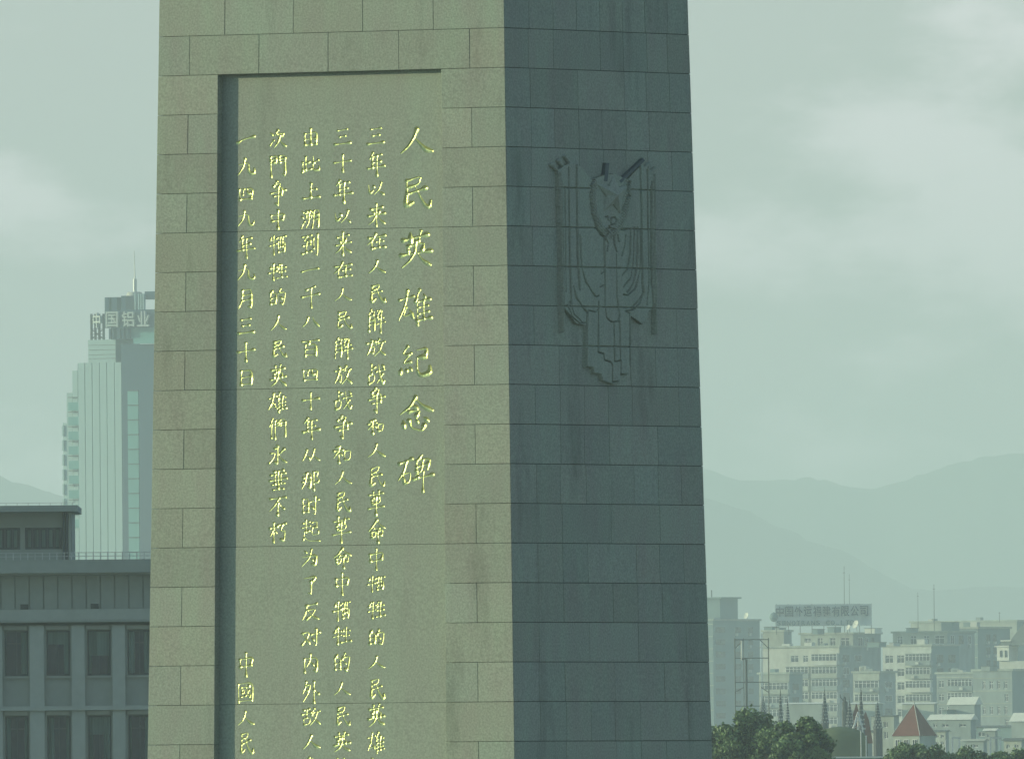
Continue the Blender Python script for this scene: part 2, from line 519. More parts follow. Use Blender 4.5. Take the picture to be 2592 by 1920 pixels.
# ---- brush strokes of the engraved characters: x right, y down, one stroke between semicolons
G = {
'人': '52,4 46,35 30,68 8,94;46,34 62,62 80,82 96,90',
'民': '28,16 66,6 60,28 30,34;28,14 26,50 22,90 44,76;30,52 78,40;52,32 62,62 78,86 92,94 94,74',
'英': '14,24 84,14;34,6 36,32;64,2 58,30;28,42 30,60;28,42 74,34 70,56;10,66 92,54;50,30 50,58 36,80 12,96;54,62 68,80 90,92',
'雄': '6,28 46,18;28,4 24,40 4,84;22,48 14,74 40,66;34,54 44,76;62,4 50,34;56,26 56,98;74,12 78,22;56,34 92,26;58,52 88,46;58,68 88,62;56,86 96,78;74,30 74,80',
'紀': '28,4 12,28 32,28;36,22 10,56 36,50;10,70 6,84;22,68 24,80;34,64 38,74;54,16 86,8 80,40;58,38 80,34;56,38 54,78 66,92 96,84 94,66',
'念': '50,2 34,26 6,46;50,6 70,28 96,42;46,26 54,34;34,42 64,36 52,54;14,66 18,84;34,64 40,86 66,92 76,76;52,60 58,70;74,56 84,68',
'碑': '4,22 40,12;26,18 18,42 2,66;14,50 18,74;14,50 38,46 32,72 18,74;68,2 58,14;52,18 54,46;52,18 88,12 84,40;54,32 84,26;70,14 66,42 50,56;44,66 98,56;70,46 72,98;58,56 56,64',
'三': '24,10 74,2;32,48 66,42;8,94 92,84',
'年': '30,2 12,26;26,18 80,10;30,42 74,36;30,20 30,62;4,66 96,56;54,14 54,98',
'以': '12,14 16,80 36,56;34,20 42,36;78,2 68,44 40,88;70,62 90,88',
'来': '18,24 80,14;30,32 36,46;68,26 60,42;8,54 92,44;50,2 50,98;46,54 30,74 6,88;54,54 72,74 94,86',
'在': '8,26 92,14;46,2 30,40 4,66;26,44 26,92;44,52 84,46;64,32 64,84;36,90 94,82',
'解': '26,2 8,30;24,12 44,8 34,26;14,32 10,92;14,32 42,28 40,90;16,50 40,46;14,66 40,62;54,10 84,6 76,30;66,10 54,34;60,44 88,38;56,62 96,54;74,34 74,98',
'放': '24,2 30,14;4,28 48,18;26,26 20,60 2,88;24,46 42,42 36,84 26,78;66,2 50,36;60,24 94,18;82,24 70,62 42,94;58,40 74,70 98,90',
'战': '26,4 26,46;26,22 46,16;10,52 12,86;10,52 42,46 38,80 12,86;50,36 94,26;62,4 68,50 84,92 96,74;86,46 54,84;80,6 90,16',
'争': '42,2 22,20;36,12 64,6 54,22;28,30 72,22 70,52;8,44 92,34;28,58 70,52;50,24 50,92 38,84',
'和': '38,4 14,14;4,32 50,24;28,12 28,94;26,36 4,66;30,38 46,54;58,34 60,78;58,34 90,28 84,74 60,76',
'革': '12,16 88,8;34,2 34,26;66,0 64,24;26,34 28,52;26,34 74,28 72,46 28,52;6,70 94,60;50,22 50,98',
'命': '50,2 30,30 4,48;52,6 72,26 96,38;36,40 64,36;20,54 22,76;20,54 44,50 42,72 22,76;56,50 58,98;56,50 84,44 80,70 70,66',
'中': '14,28 18,58;14,28 86,18 78,50;18,58 78,50;50,2 50,98',
'牺': '18,10 10,32;12,28 44,22;4,54 44,44;30,4 28,98;50,16 96,8;54,38 56,86;54,38 92,32 86,84;66,12 62,62;78,12 78,58;56,86 86,82',
'牲': '18,10 10,32;12,28 44,22;4,58 44,46;30,4 28,98;60,8 50,32;56,26 92,20;54,52 88,46;46,88 98,80;72,4 72,84',
'的': '24,4 14,22;10,26 12,86;10,26 40,22 38,82;12,54 38,50;12,84 38,80;64,2 52,32;58,22 92,16 88,60 78,92 66,84;60,44 72,58',
'十': '4,48 96,38;50,2 50,98',
'由': '16,28 20,88;16,28 84,18 80,84;18,58 80,50;20,88 80,82;50,0 50,84',
'此': '24,6 24,78;26,40 46,34;8,36 10,82;4,90 50,74;64,2 62,80 96,78 96,60;90,24 64,44',
'上': '48,2 48,84;50,40 78,34;6,90 94,82',
'溯': '8,8 16,18;2,36 12,46;4,92 20,62;28,8 34,18;52,4 44,18;24,24 58,18;30,32 30,50 54,46 54,30;44,22 42,62 26,92;68,10 66,60 60,94;68,10 94,4 92,94 82,88;70,32 92,28;70,52 92,48',
'到': '6,12 54,4;30,10 14,32 46,28;40,20 50,34;10,52 50,44;28,34 28,80;4,88 54,76;68,16 68,66;90,2 90,96 76,86',
'一': '4,70 30,54 94,34',
'千': '72,4 26,18;4,48 96,36;52,14 52,98',
'八': '34,14 26,56 4,94;60,4 70,50 96,88',
'百': '8,10 92,2;46,10 38,26;22,32 24,96;22,32 80,26 78,94;24,58 78,54;24,90 78,86',
'四': '10,22 16,86;10,22 90,12 84,78;38,22 32,54;60,18 60,48 76,46;16,84 84,78',
'从': '28,6 22,50 4,88;26,46 42,74;70,2 62,48 42,90;66,40 80,70 98,86',
'那': '10,12 52,4 48,90 36,84;12,36 46,30;8,58 46,50;30,12 22,60 4,92;66,8 66,98;66,8 92,4 78,34 94,44 88,62 72,60',
'时': '8,18 10,82;8,18 38,12 36,78;10,48 36,42;10,80 36,76;46,30 98,20;78,2 78,94 64,84;54,50 64,64',
'起': '8,16 46,8;26,2 26,52;4,36 50,26;28,50 46,46;16,50 10,88;16,76 40,92 98,92;58,14 88,8 84,32;60,34 86,30;60,34 58,64 92,62 92,48',
'为': '22,8 32,22;8,44 84,32 76,92 58,82;56,2 46,50 6,94;54,54 64,66',
'了': '16,12 82,4 54,34;52,30 54,94 36,82',
'反': '82,2 24,12;26,12 22,56 2,96;30,38 80,30 58,68 24,96;36,46 62,78 96,94',
'对': '8,22 44,14 32,54 4,88;12,34 44,80;52,30 98,20;80,2 80,94 64,84;58,48 68,64',
'内': '16,26 18,96;16,26 86,18 82,92 68,86;50,2 46,40 26,66;50,38 66,60',
'外': '26,4 20,30 4,54;24,20 50,14 38,56 6,92;20,36 36,48;70,2 70,98;72,40 94,58',
'敌': '38,2 12,12;4,32 52,24;28,10 28,54;12,56 14,90;12,56 46,50 42,84 14,90;66,2 52,36;62,24 96,18;84,24 72,62 46,94;60,40 76,70 98,88',
'次': '10,18 20,30;6,80 26,54;50,4 34,34;46,24 88,18 76,36;64,34 54,66 28,94;62,56 78,78 96,88',
'鬥': '10,10 12,96;10,10 40,6 38,36;12,24 38,20;14,38 38,34;58,8 60,36;58,8 90,4 90,94 78,86;60,20 88,16;60,34 88,30',
'們': '24,2 4,42;16,28 16,96;34,12 34,96;34,12 58,8 58,36;36,24 56,20;36,38 56,34;66,10 66,36;66,10 94,6 94,92 84,86;68,22 92,18;68,36 92,32',
'永': '44,2 54,12;36,22 52,20 50,92 36,82;12,42 38,36 28,64 4,86;84,22 56,48;54,44 72,72 98,86',
'垂': '76,2 28,12;10,26 88,18;4,52 96,42;16,70 84,62;34,24 34,68;66,20 66,64;50,8 50,90;22,94 80,88',
'不': '8,12 92,4;58,10 38,44 4,74;50,34 50,98;60,44 84,66',
'朽': '4,30 46,22;26,2 26,96;24,34 4,66;28,38 42,54;54,14 94,8;74,12 62,44 90,40 84,92 68,84',
'九': '10,34 66,22 66,74 76,90 98,84 98,62;44,2 36,48 4,94',
'月': '28,6 26,60 8,96;28,6 80,0 78,94 62,86;30,32 78,26;28,56 78,50',
'日': '22,10 24,94;22,10 80,4 78,90;24,50 78,44;24,92 78,88',
'國': '8,16 10,96;8,16 92,8 90,92;10,92 90,86;24,32 74,26;28,42 28,58;28,42 46,40 44,56 28,58;24,72 48,66;54,16 60,56 76,78 80,64;72,42 54,70;66,16 74,24',
}
TXT = [
 (1051, 88, [('人',323,392),('民',441,530),('英',580,682),('雄',730,827),('紀',872,956),('念',1000,1095),('碑',1146,1248)]),
 (952, 47, [('三',321,368),('年',384,448),('以',459,496),('来',513,576),('在',589,633),('人',657,694),('民',716,768),('解',780,845),('放',855,904),('战',919,975),('争',979,1049),('和',1059,1100),('人',1121,1159),('民',1175,1233),('革',1239,1306),('命',1312,1376),('中',1385,1445),('牺',1455,1499),('牲',1520,1567),('的',1590,1634),('人',1658,1694),('民',1713,1770),('英',1778,1841),('雄',1850,1908),('們',1917,1975)]),
 (868, 47, [('三',324,369),('十',389,438),('年',454,516),('以',530,567),('来',585,649),('在',661,705),('人',727,764),('民',783,835),('解',852,910),('放',923,975),('战',986,1040),('争',1049,1113),('和',1126,1174),('人',1190,1228),('民',1240,1297),('革',1305,1376),('命',1384,1440),('中',1447,1508),('牺',1519,1573),('牲',1584,1632),('的',1650,1700),('人',1724,1761),('民',1782,1838),('英',1849,1904),('雄',1915,1970)]),
 (786, 46, [('由',324,371),('此',392,440),('上',462,506),('溯',527,580),('到',590,651),('一',675,693),('千',722,782),('八',798,830),('百',857,905),('四',930,967),('十',991,1038),('年',1055,1114),('从',1133,1170),('那',1189,1243),('时',1253,1305),('起',1313,1371),('为',1386,1436),('了',1454,1507),('反',1524,1571),('对',1588,1637),('内',1652,1704),('外',1721,1781),('敌',1790,1837),('人',1857,1897),('争',1913,1965)]),
 (703, 46, [('次',327,377),('鬥',389,452),('争',456,524),('中',530,582),('牺',594,647),('牲',666,711),('的',728,774),('人',797,839),('民',857,906),('英',920,980),('雄',991,1046),('們',1056,1113),('永',1122,1178),('垂',1186,1243),('不',1255,1306),('朽',1320,1375)]),
 (622, 44, [('一',342,367),('九',399,447),('四',473,510),('九',531,576),('年',595,656),('九',668,712),('月',728,784),('三',803,847),('十',865,917),('日',933,977),('中',1649,1714),('國',1722,1780),('人',1796,1837),('民',1849,1909)]),
]
GS = 0.006                  # grid of the carved characters
PD = 0.137                  # the panel lies this deep behind the face
snap = lambda v: int(round(v / GS))

def strokes_of(ch, seed):
    r = random.Random(seed)
    out = []
    for s in G[ch].split(';'):
        p = [tuple(float(c) for c in q.split(',')) for q in s.split()]
        p = [(x + r.uniform(-2, 2), y + r.uniform(-2, 2) - 0.03 * (x - 50)) for x, y in p]
        out.append(p)
    return out

def resample(p, n):
    p = np.array(p)
    if len(p) > 2:                      # soften the bends
        for _ in range(1):
            q = [p[0]]
            for a, b_ in zip(p[:-1], p[1:]):
                q += [a * .82 + b_ * .18, a * .18 + b_ * .82]
            q.append(p[-1]); p = np.array(q)
    d = np.r_[0, np.cumsum(np.hypot(*np.diff(p, axis=0).T))]
    t = np.linspace(0, d[-1], n)
    return np.c_[np.interp(t, d, p[:, 0]), np.interp(t, d, p[:, 1])], d[-1]

glyph_rects, panel_tris, last_i = [], [], 0
def carve(ch, px, wpx, y0, y1, seed, big):
    """distance field of the brush strokes on the grid; groove triangles inside, stone triangles outside"""
    st = strokes_of(ch, seed)
    al = np.array([q for s in st for q in s])
    top, bot = al[:, 1].min(), al[:, 1].max()
    if ch == '一': top, bot = bot - 42, bot + 6
    r = random.Random(seed)
    rad = (4.6 if big else 3.15) * (1.0 if len(st) < 9 else .84)
    def to_m(x, y):
        ppx = px + (x - 50) / 100 * wpx
        ppy = (y0 + rad) + (y - top) / (bot - top) * (y1 - y0 - 2 * rad) - (ppx - px) * 0.012
        return front_hit(ppx, ppy, PD)
    SEG = []
    for s in st:
        if abs(s[0][0] - s[-1][0]) + abs(s[0][1] - s[-1][1]) < 1e-3: continue
        q, ln = resample(s, 14)
        n = len(q)
        t = np.linspace(0, 1, n)
        kind = s[-1][1] - s[0][1]
        w = 1.35 - .95 * np.sin(np.pi * np.clip(t * 1.08, 0, 1)) ** .7
        w = np.maximum(w, .58)
        if s[-1][0] < s[0][0] - 15 and kind > 20:                 # falling left: taper to a point
            w = np.interp(t, [0, .15, .6, 1], [1.35, .9, .75, .4])
        elif s[-1][0] > s[0][0] + 15 and kind > 20:               # falling right: swells
            w = np.interp(t, [0, .3, .8, 1], [.35, .65, 1.5, .9])
        elif ln < 25:
            w = np.interp(t, [0, .6, 1], [.55, 1.5, 1.1])
        w = w * r.uniform(.8, 1.25) * rad * 419 / F
        m = np.array([to_m(a, c) for a, c in q])
        for i in range(n - 1):
            SEG.append((m[i, 0], m[i, 1], m[i + 1, 0], m[i + 1, 1], w[i], w[i + 1]))
    SEG = np.array(SEG)
    mr = SEG[:, 4:].max() + GS
    i0, i1 = int(math.floor((min(SEG[:, 0].min(), SEG[:, 2].min()) - mr) / GS)), int(math.ceil((max(SEG[:, 0].max(), SEG[:, 2].max()) + mr) / GS))
    j0, j1 = int(math.floor((min(SEG[:, 1].min(), SEG[:, 3].min()) - mr) / GS)), int(math.ceil((max(SEG[:, 1].max(), SEG[:, 3].max()) + mr) / GS))
    X, Z = np.meshgrid(np.arange(i0, i1 + 1) * GS, np.arange(j0, j1 + 1) * GS)
    D = np.full(X.shape, 1e9)
    for xa, za, xb, zb, ra, rb in SEG:
        dx, dz = xb - xa, zb - za
        l2 = dx * dx + dz * dz + 1e-12
        t = np.clip(((X - xa) * dx + (Z - za) * dz) / l2, 0, 1)
        # strokes are a little wider across than along, as a chisel leaves them
        dd = np.hypot((X - xa - t * dx) * .9, Z - za - t * dz) - (ra + (rb - ra) * t)
        D = np.minimum(D, dd)
    # smooth depth of the cut
    dmax = -D.min()
    Dep = np.where(D < 0, -D, 0)
    # uneven chisel marks
    nr = np.random.default_rng(seed)
    cn = nr.normal(0, 1, (D.shape[0] // 5 + 3, D.shape[1] // 5 + 3))
    jj, ii = np.mgrid[0:D.shape[0], 0:D.shape[1]] / 5.0
    j0_, i0_ = jj.astype(int), ii.astype(int); fj, fi = jj - j0_, ii - i0_
    nn_ = (cn[j0_, i0_] * (1 - fj) * (1 - fi) + cn[j0_ + 1, i0_] * fj * (1 - fi) + cn[j0_, i0_ + 1] * (1 - fj) * fi + cn[j0_ + 1, i0_ + 1] * fj * fi)
    Dep = Dep * (1 + .13 * np.clip(nn_, -1.6, 1.6))
    Dep = .026 * np.tanh(.66 * Dep / .026) if big else .018 * np.tanh(.66 * Dep / .018)
    gv, gf, gi = [], [], {}
    sv, sf, si = {}, {}, {}
    H, Wd = X.shape
    def vert(store, idx, key, pt):
        if key not in idx:
            idx[key] = len(store)
            store.append(pt)
        return idx[key]
    stone = []
    for j in range(H - 1):
        for i in range(Wd - 1):
            c = [(i, j), (i + 1, j), (i + 1, j + 1), (i, j + 1)]
            d = [D[q[1], q[0]] for q in c]
            if min(d) >= 0:
                stone.append((j0 + j, [(X[q[1], q[0]], Z[q[1], q[0]]) for q in c])); continue
            ins, outp = [], []
            for a in range(4):
                e = (a + 1) % 4
                pa, pb, da, db = c[a], c[e], d[a], d[e]
                A3 = (X[pa[1], pa[0]], Z[pa[1], pa[0]])
                if da < 0: ins.append((('v', pa), A3, Dep[pa[1], pa[0]]))
                else: outp.append(A3)
                if (da < 0) != (db < 0):
                    t = da / (da - db)
                    t = min(max(t, .02), .98)
                    B3 = (X[pb[1], pb[0]], Z[pb[1], pb[0]])
                    m = (A3[0] + t * (B3[0] - A3[0]), A3[1] + t * (B3[1] - A3[1]))
                    ins.append((('e', tuple(sorted((pa, pb)))), m, 0.0)); outp.append(m)
            gf.append([vert(gv, gi, kk, (m[0], m[1], dp)) for kk, m, dp in ins])
            if len(outp) > 2: stone.append((j0 + j, outp))
    b = MB()
    b.v = [Ff(x, z, PD + dp + .0004) for x, z, dp in gv]
    b.f = [tuple(f) for f in gf if len(set(f)) > 2]
    b.build('gilded_character', M['gold'], mon, smooth=True)
    glyph_rects.append((i0, i1, j0, j1, stone))

for ci, (px, wpx, items) in enumerate(TXT):
    for n, (ch, y0, y1) in enumerate(items):
        rr = random.Random(ci * 100 + n)
        carve(ch, px + rr.uniform(-1, 1) - (3 if ci == 2 and y0 > 1200 else 0), wpx * rr.uniform(.94, 1.05), y0, y1, ci * 100 + n, ci == 0)

# panel slabs between the level joints
ks = [1, 5, 9, 13, 17, 21, 25]
XL, XR = snap(-2.35), snap(2.35)
for ka, kb in zip(ks[:-1], ks[1:]):
    ja = snap(zc(ka)) + (0 if ka > 1 else 3)
    jb = snap(zc(kb)) + 1
    b = MB()
    for xa, xb, za, zb_ in bands(XL, XR, jb, ja, [(g[0], g[1], g[2], g[3]) for g in glyph_rects]):
        b.face([Ff(xa * GS, za * GS, PD), Ff(xb * GS, za * GS, PD), Ff(xb * GS, zb_ * GS, PD), Ff(xa * GS, zb_ * GS, PD)])
    for g in glyph_rects:
        if g[3] <= jb or g[2] >= ja: continue
        for j, poly in g[4]:
            if jb <= j < ja:
                b.face([Ff(x, z, PD) for x, z in poly])
    # edges of the slab
    for jz in (ja, jb):
        z = jz * GS
        b.face([Ff(XL * GS, z, PD), Ff(XR * GS, z, PD), Ff(XR * GS, z, PD + .06), Ff(XL * GS, z, PD + .06)])
    me = b.mesh('inscription_slab')
    bm = bmesh.new(); bm.from_mesh(me)
    bmesh.ops.remove_doubles(bm, verts=bm.verts, dist=1e-5)
    bmesh.ops.recalc_face_normals(bm, faces=bm.faces)
    bm.to_mesh(me); bm.free()
    link('inscription_slab', me, M['granite_smooth'], mon)

# ---- carved relief on the shaded side: flags on poles, star, wreath and hanging cloth
RS = 2.503
def rp(X, Y): return (1300 + X / RS, 340 + Y / RS)
LINES = [  # (depth, half width, points) in relief drawing units
 (1.0, 5, '284,300 290,700 296,1080'), (.9, 4, '330,210 332,500 340,940 345,1080'), (1.0, 5, '378,190 380,330 386,760 398,985'),
 (1.0, 5, '783,200 790,480 798,960 806,1000'), (.9, 4, '828,225 832,600 838,940 824,1080'), (1.0, 4, '856,300 854,600 864,1100'),
 (.6, 3, '848,330 852,960'), (.6, 3, '305,330 312,1000'),
 (.7, 4, '400,640 408,830 440,940 500,1030 520,1022'), (.7, 4, '360,960 380,1040 430,1110 450,1135'),
 (.6, 3, '322,1080 350,1150 400,1200 440,1190'), (.6, 3, '335,1060 365,1140 420,1195'),
 (.7, 4, '555,650 558,1090 570,1160 600,1190 640,1185 650,1150'), (.6, 3, '632,760 636,1030 650,1150'),
 (.6, 3, '535,885 552,870 556,830'), (.6, 3, '530,968 550,955'), (.6, 3, '455,1115 500,1125 520,1100'),
 (.7, 4, '690,640 684,700 664,770'), (.7, 4, '722,600 716,760 700,860 668,892'), (.7, 4, '745,590 740,800 720,910 676,968'),
 (.7, 4, '766,590 762,830 740,940 700,1000'), (.7, 4, '784,600 780,860 750,980 700,1020 676,1015'),
 (.7, 4, '806,990 780,1070 740,1110 692,1120 710,1132'), (.6, 3, '800,1010 770,1050 730,1100'), (.6, 3, '845,1120 820,1180 780,1215 755,1215'),
 (1.0, 5, '446,1125 442,1300 445,1475 478,1478 486,1515 528,1520 540,1562 604,1585'), (.9, 4, '520,1060 518,1380 548,1388 556,1428 590,1440 606,1460 608,1585'),
 (.9, 4, '616,1190 622,1440'), (.8, 4, '650,1180 656,1430'), (.9, 4, '714,1130 718,1470 735,1470 752,1482'), (.9, 4, '630,1438 660,1432 662,1560 615,1568'),
 (.8, 4, '664,1520 712,1516 722,1470'),
 (.9, 5, '484,292 468,320 470,350 462,390 468,440 474,500 496,560 512,610 530,635 560,655'), (.8, 5, '706,300 698,340 702,380 690,420 680,450 664,480'),
 (.8, 4, '700,330 716,300'), (.8, 4, '694,400 716,390'), 
 (.8, 4, '560,525 575,520 580,545'), (.8, 5, '600,530 620,525 634,545 622,570 600,572 594,550 600,530'),
 (.8, 4, '500,590 530,620 556,655'), (.8, 4, '560,600 575,620 560,660 580,690 570,740'), (.8, 4, '585,580 600,610 620,600'),
 (.8, 5, '612,640 618,700 634,744'), (.7, 4, '640,640 648,680'), (.6, 3, '650,600 680,610 705,596'), (.6, 3, '405,200 480,290'),
]
POLES = [('272,245 282,700 290,1250', 6, .075), ('870,255 868,600 880,1262', 6, .075),   # raised round finials and poles: points, radius, height
 ('232,195 258,222 275,232', 10, .03), ('276,172 300,200 326,214', 10, .03), ('316,140 345,180 374,196', 10, .03),
 ('810,155 780,195', 10, .03), ('850,185 820,212', 10, .03), ('890,212 858,240', 10, .03), ('240,200 235,192', 14, .035), ('282,175 278,168', 14, .035)]
BARS = [('575,182 563,298', 11, .05), ('806,160 655,302', 9, .05)]
X0r, X1r, Y0r, Y1r, ST = 205, 925, 112, 1610, 3.4
xs = np.arange(X0r, X1r, ST); ys = np.arange(Y0r, Y1r, ST)
GX, GY = np.meshgrid(xs, ys)
def segd(pts):
    p = [tuple(float(c) for c in q.split(',')) for q in pts.split()]
    D = np.full(GX.shape, 1e9)
    for (xa, ya), (xb, yb) in zip(p[:-1], p[1:]):
        dx, dy = xb - xa, yb - ya
        t = np.clip(((GX - xa) * dx + (GY - ya) * dy) / (dx * dx + dy * dy), 0, 1)
        D = np.minimum(D, np.hypot(GX - xa - t * dx, GY - ya - t * dy))
    return D
def inside(poly):
    c = np.zeros(GX.shape, bool)
    n = len(poly)
    for i in range(n):
        (xa, ya), (xb, yb) = poly[i], poly[(i + 1) % n]
        if ya == yb: continue
        c ^= ((GY < ya) != (GY < yb)) & (GX < (xb - xa) * (GY - ya) / (yb - ya) + xa)
    return c
body = inside([(262, 225), (300, 200), (340, 180), (392, 190), (480, 285), (560, 255), (620, 250), (700, 285), (790, 190), (830, 215),
               (868, 250), (878, 1060), (830, 1160), (800, 1205), (722, 1150), (724, 1480), (712, 1520), (664, 1525), (660, 1565), (606, 1588),
               (535, 1562), (528, 1522), (484, 1518), (476, 1480), (438, 1478), (440, 1210), (380, 1200), (290, 1080)])
Hh = np.where(body, .058, -.012)
for pts, r, h in POLES:
    d = segd(pts)
    Hh = np.maximum(Hh, np.where(d < r, (h + .02) * np.sqrt(np.clip(1 - (d / r) ** 2, 0, 1)), -1))
# wreath lumps
wr = np.minimum(segd('484,300 474,400 490,500 530,590 600,640'), segd('704,300 700,400 680,500 650,580 600,640'))
Hh = Hh + np.where(wr < 30, .022 * (1 - wr / 30) * (1 + .9 * np.sin(GX * .33) * np.cos(GY * .30)), 0)
# faceted star
STAR = [(612, 262), (640, 335), (712, 318), (657, 405), (660, 515), (603, 442), (545, 492), (557, 388), (503, 312), (574, 330)]
rad_ = np.hypot(GX - 602, GY - 390)
for i in range(10):
    (xa, ya), (xb, yb) = STAR[i], STAR[(i + 1) % 10]
    ha, hb_ = (.060, .085) if i % 2 == 0 else (.085, .060)
    x0_, y0_ = 602, 388
    det = (xa - x0_) * (yb - y0_) - (xb - x0_) * (ya - y0_)
    p_ = ((GX - x0_) * (yb - y0_) - (xb - x0_) * (GY - y0_)) / det
    q_ = ((xa - x0_) * (GY - y0_) - (GX - x0_) * (ya - y0_)) / det
    inn = (p_ >= -.02) & (q_ >= -.02) & (p_ + q_ <= 1)
    Hh = np.where(inn, np.maximum(Hh * 0, .17 * (1 - p_ - q_) + ha * p_ + hb_ * q_), Hh)
for dp, r, pts in LINES:
    d = segd(pts)
    Hh = Hh - dp * .078 * np.clip(1 - d / (r * 1.25), 0, 1)
# folds of cloth
Hh = Hh + np.where(body & (GY > 640), .006 * np.sin(GX * .12 + .004 * GY), 0)
for k in range(3, 10):
    yj = None
SHy = np.zeros(GX.shape); SHz = np.zeros(GX.shape)
c00 = side_hit(*rp(X0r, Y0r)); c10 = side_hit(*rp(X1r, Y0r)); c01 = side_hit(*rp(X0r, Y1r)); c11 = side_hit(*rp(X1r, Y1r))
u_ = (GX - X0r) / (X1r - X0r); v_ = (GY - Y0r) / (Y1r - Y0r)
SHy = (c00[0] * (1 - u_) + c10[0] * u_) * (1 - v_) + (c01[0] * (1 - u_) + c11[0] * u_) * v_
SHz = (c00[1] * (1 - u_) + c10[1] * u_) * (1 - v_) + (c01[1] * (1 - u_) + c11[1] * u_) * v_
for k in range(2, 11):                       # the course joints run through the carving
    d = np.abs(SHz - zc(k))
    Hh = Hh - .035 * np.clip(1 - d / .014, 0, 1) * ((rad_ > 110) & (wr > 18))
rb = MB()
idx = -np.ones(GX.shape, int)
keep = Hh > -.011
kk = keep.copy()
kk[:-1] |= keep[1:]; kk[1:] |= keep[:-1]; kk[:, 1:] |= keep[:, :-1]; kk[:, :-1] |= keep[:, 1:]
for j in range(GX.shape[0]):
    for i in range(GX.shape[1]):
        if kk[j, i]:
            idx[j, i] = len(rb.v)
            rb.v.append(Fs(SHy[j, i], SHz[j, i], -max(Hh[j, i], -.05)))
for j in range(GX.shape[0] - 1):
    for i in range(GX.shape[1] - 1):
        q = (idx[j, i], idx[j, i + 1], idx[j + 1, i + 1], idx[j + 1, i])
        if min(q) >= 0: rb.f.append(q)
for pts, r, h in BARS:
    (xa, ya), (xb, yb) = [tuple(float(c) for c in q.split(',')) for q in pts.split()]
    n_ = Vector((yb - ya, xa - xb)).normalized() * r
    bb = MB()
    ring = [(xa + n_.x, ya + n_.y), (xb + n_.x, yb + n_.y), (xb - n_.x, yb - n_.y), (xa - n_.x, ya - n_.y)]
    for dep in (-.06, .0):
        for X_, Y_ in ring:
            y_, z_ = side_hit(*rp(X_, Y_)); bb.v.append(Fs(y_, z_, dep))
    bb.f = [(0, 1, 2, 3), (4, 7, 6, 5), (0, 4, 5, 1), (1, 5, 6, 2), (2, 6, 7, 3), (3, 7, 4, 0)]
    bb.build('dark_bar', M['bar_dark'], mon)
ro = rb.build('carved_relief', M['granite_smooth'], mon)
ro['label'] = 'carved relief of flags, star, wreath and hanging cloth on the shaded side'

# ---------------------------------------------------------------- frames for things placed at a distance
class Site:
    """local frame of a thing: x to the right along its front, y into it, z up; origin at ground under photograph column px"""
    def __init__(self, name, px, dist, rot=0.0):
        self.s = dist / F
        p = P(px, YH - 400, dist)
        self.px0, self.dist, self.rot = px, dist, rot
        self.e = empty(name, (p.x, p.y, 0.0), rot)
        self.p = p
        # rows: level at this column
        q = P(px, 1500, dist); r = P(px, 1900, dist)
        self.za = (r.z - q.z) / 400.0; self.zb = q.z - self.za * 1500
        self.k = math.cos(rot)
    def x(self, px, y=0.0):      # y: how far behind the front plane the thing stands
        return ((px - self.px0) * self.s + y * math.sin(self.rot)) / self.k
    def xs(self, px): return (px - self.px0) * self.s / abs(math.sin(self.rot))   # depth along the right-hand side
    def z(self, py): return self.za * py + self.zb

def text_mesh(ch, depth):
    c = bpy.data.curves.new('t', 'FONT')
    c.body = ch
    c.extrude = depth
    c.offset = 0.012
    c.align_x = 'LEFT'
    o = bpy.data.objects.new('t', c)
    COL.objects.link(o)
    dg = bpy.context.evaluated_depsgraph_get()
    me = bpy.data.meshes.new_from_object(o.evaluated_get(dg))
    bpy.data.objects.remove(o)
    bpy.data.curves.remove(c)
    me.materials.clear()
    return me

def letter(ch, name, x0, x1, z0, z1, y, depth, m, parent, rz=0.0):
    me = text_mesh(ch, 0.5)
    if len(me.vertices) == 0: return None
    co = np.array([v.co[:] for v in me.vertices])
    a, b_ = co.min(0), co.max(0)
    for v in me.vertices:
        u = (v.co.x - a[0]) / max(1e-6, b_[0] - a[0]); w = (v.co.y - a[1]) / max(1e-6, b_[1] - a[1])
        v.co = ((x1 - x0) * (u - .5), v.co.z * depth, z0 + (z1 - z0) * w)
    me.name = name
    o = link(name, me, m, parent)
    o.location = ((x0 + x1) / 2, y, 0)
    o.rotation_euler = (0, 0, rz)
    return o

def window(par, x0, x1, z0, z1, y, frame_m, glass_m, nx=2, tz=None, fw=.05, side=False, name='window'):
    """framed window with panes set into an opening; y is the plane of the frame"""
    def bx(b, a, c, d0, d1, e, f):
        if side: b.box(y - d1, y - d0, a, c, e, f)
        else: b.box(a, c, y + d0, y + d1, e, f)
    b = MB()
    bx(b, x0, x0 + fw, 0, fw, z0, z1); bx(b, x1 - fw, x1, 0, fw, z0, z1)
    bx(b, x0 + fw, x1 - fw, 0, fw, z0, z0 + fw); bx(b, x0 + fw, x1 - fw, 0, fw, z1 - fw, z1)
    for i in range(1, nx):
        xm = x0 + (x1 - x0) * i / nx
        bx(b, xm - fw / 2, xm + fw / 2, 0.002, fw, z0 + fw, z1 - fw)
    if tz:
        zm = z0 + (z1 - z0) * tz
        bx(b, x0 + fw, x1 - fw, 0.004, fw - .002, zm - fw / 2, zm + fw / 2)
    o = b.build(name, frame_m, par)
    g = MB(); bx(g, x0 + .01, x1 - .01, fw * .6, fw * .6 + .02, z0 + .01, z1 - .01)
    g.build('pane', glass_m, o)
    return o

# ---------------------------------------------------------------- grey office building on the left, in its own shade
S = Site('office_building', 100, 1260)
tag(S.e, 'long grey office building with flat roof, curtained windows and roof railing, left of the monument', 'building')
X, Z, e = S.x, S.z, S.e
s = S.s
xl, xr = X(-190), X(520)
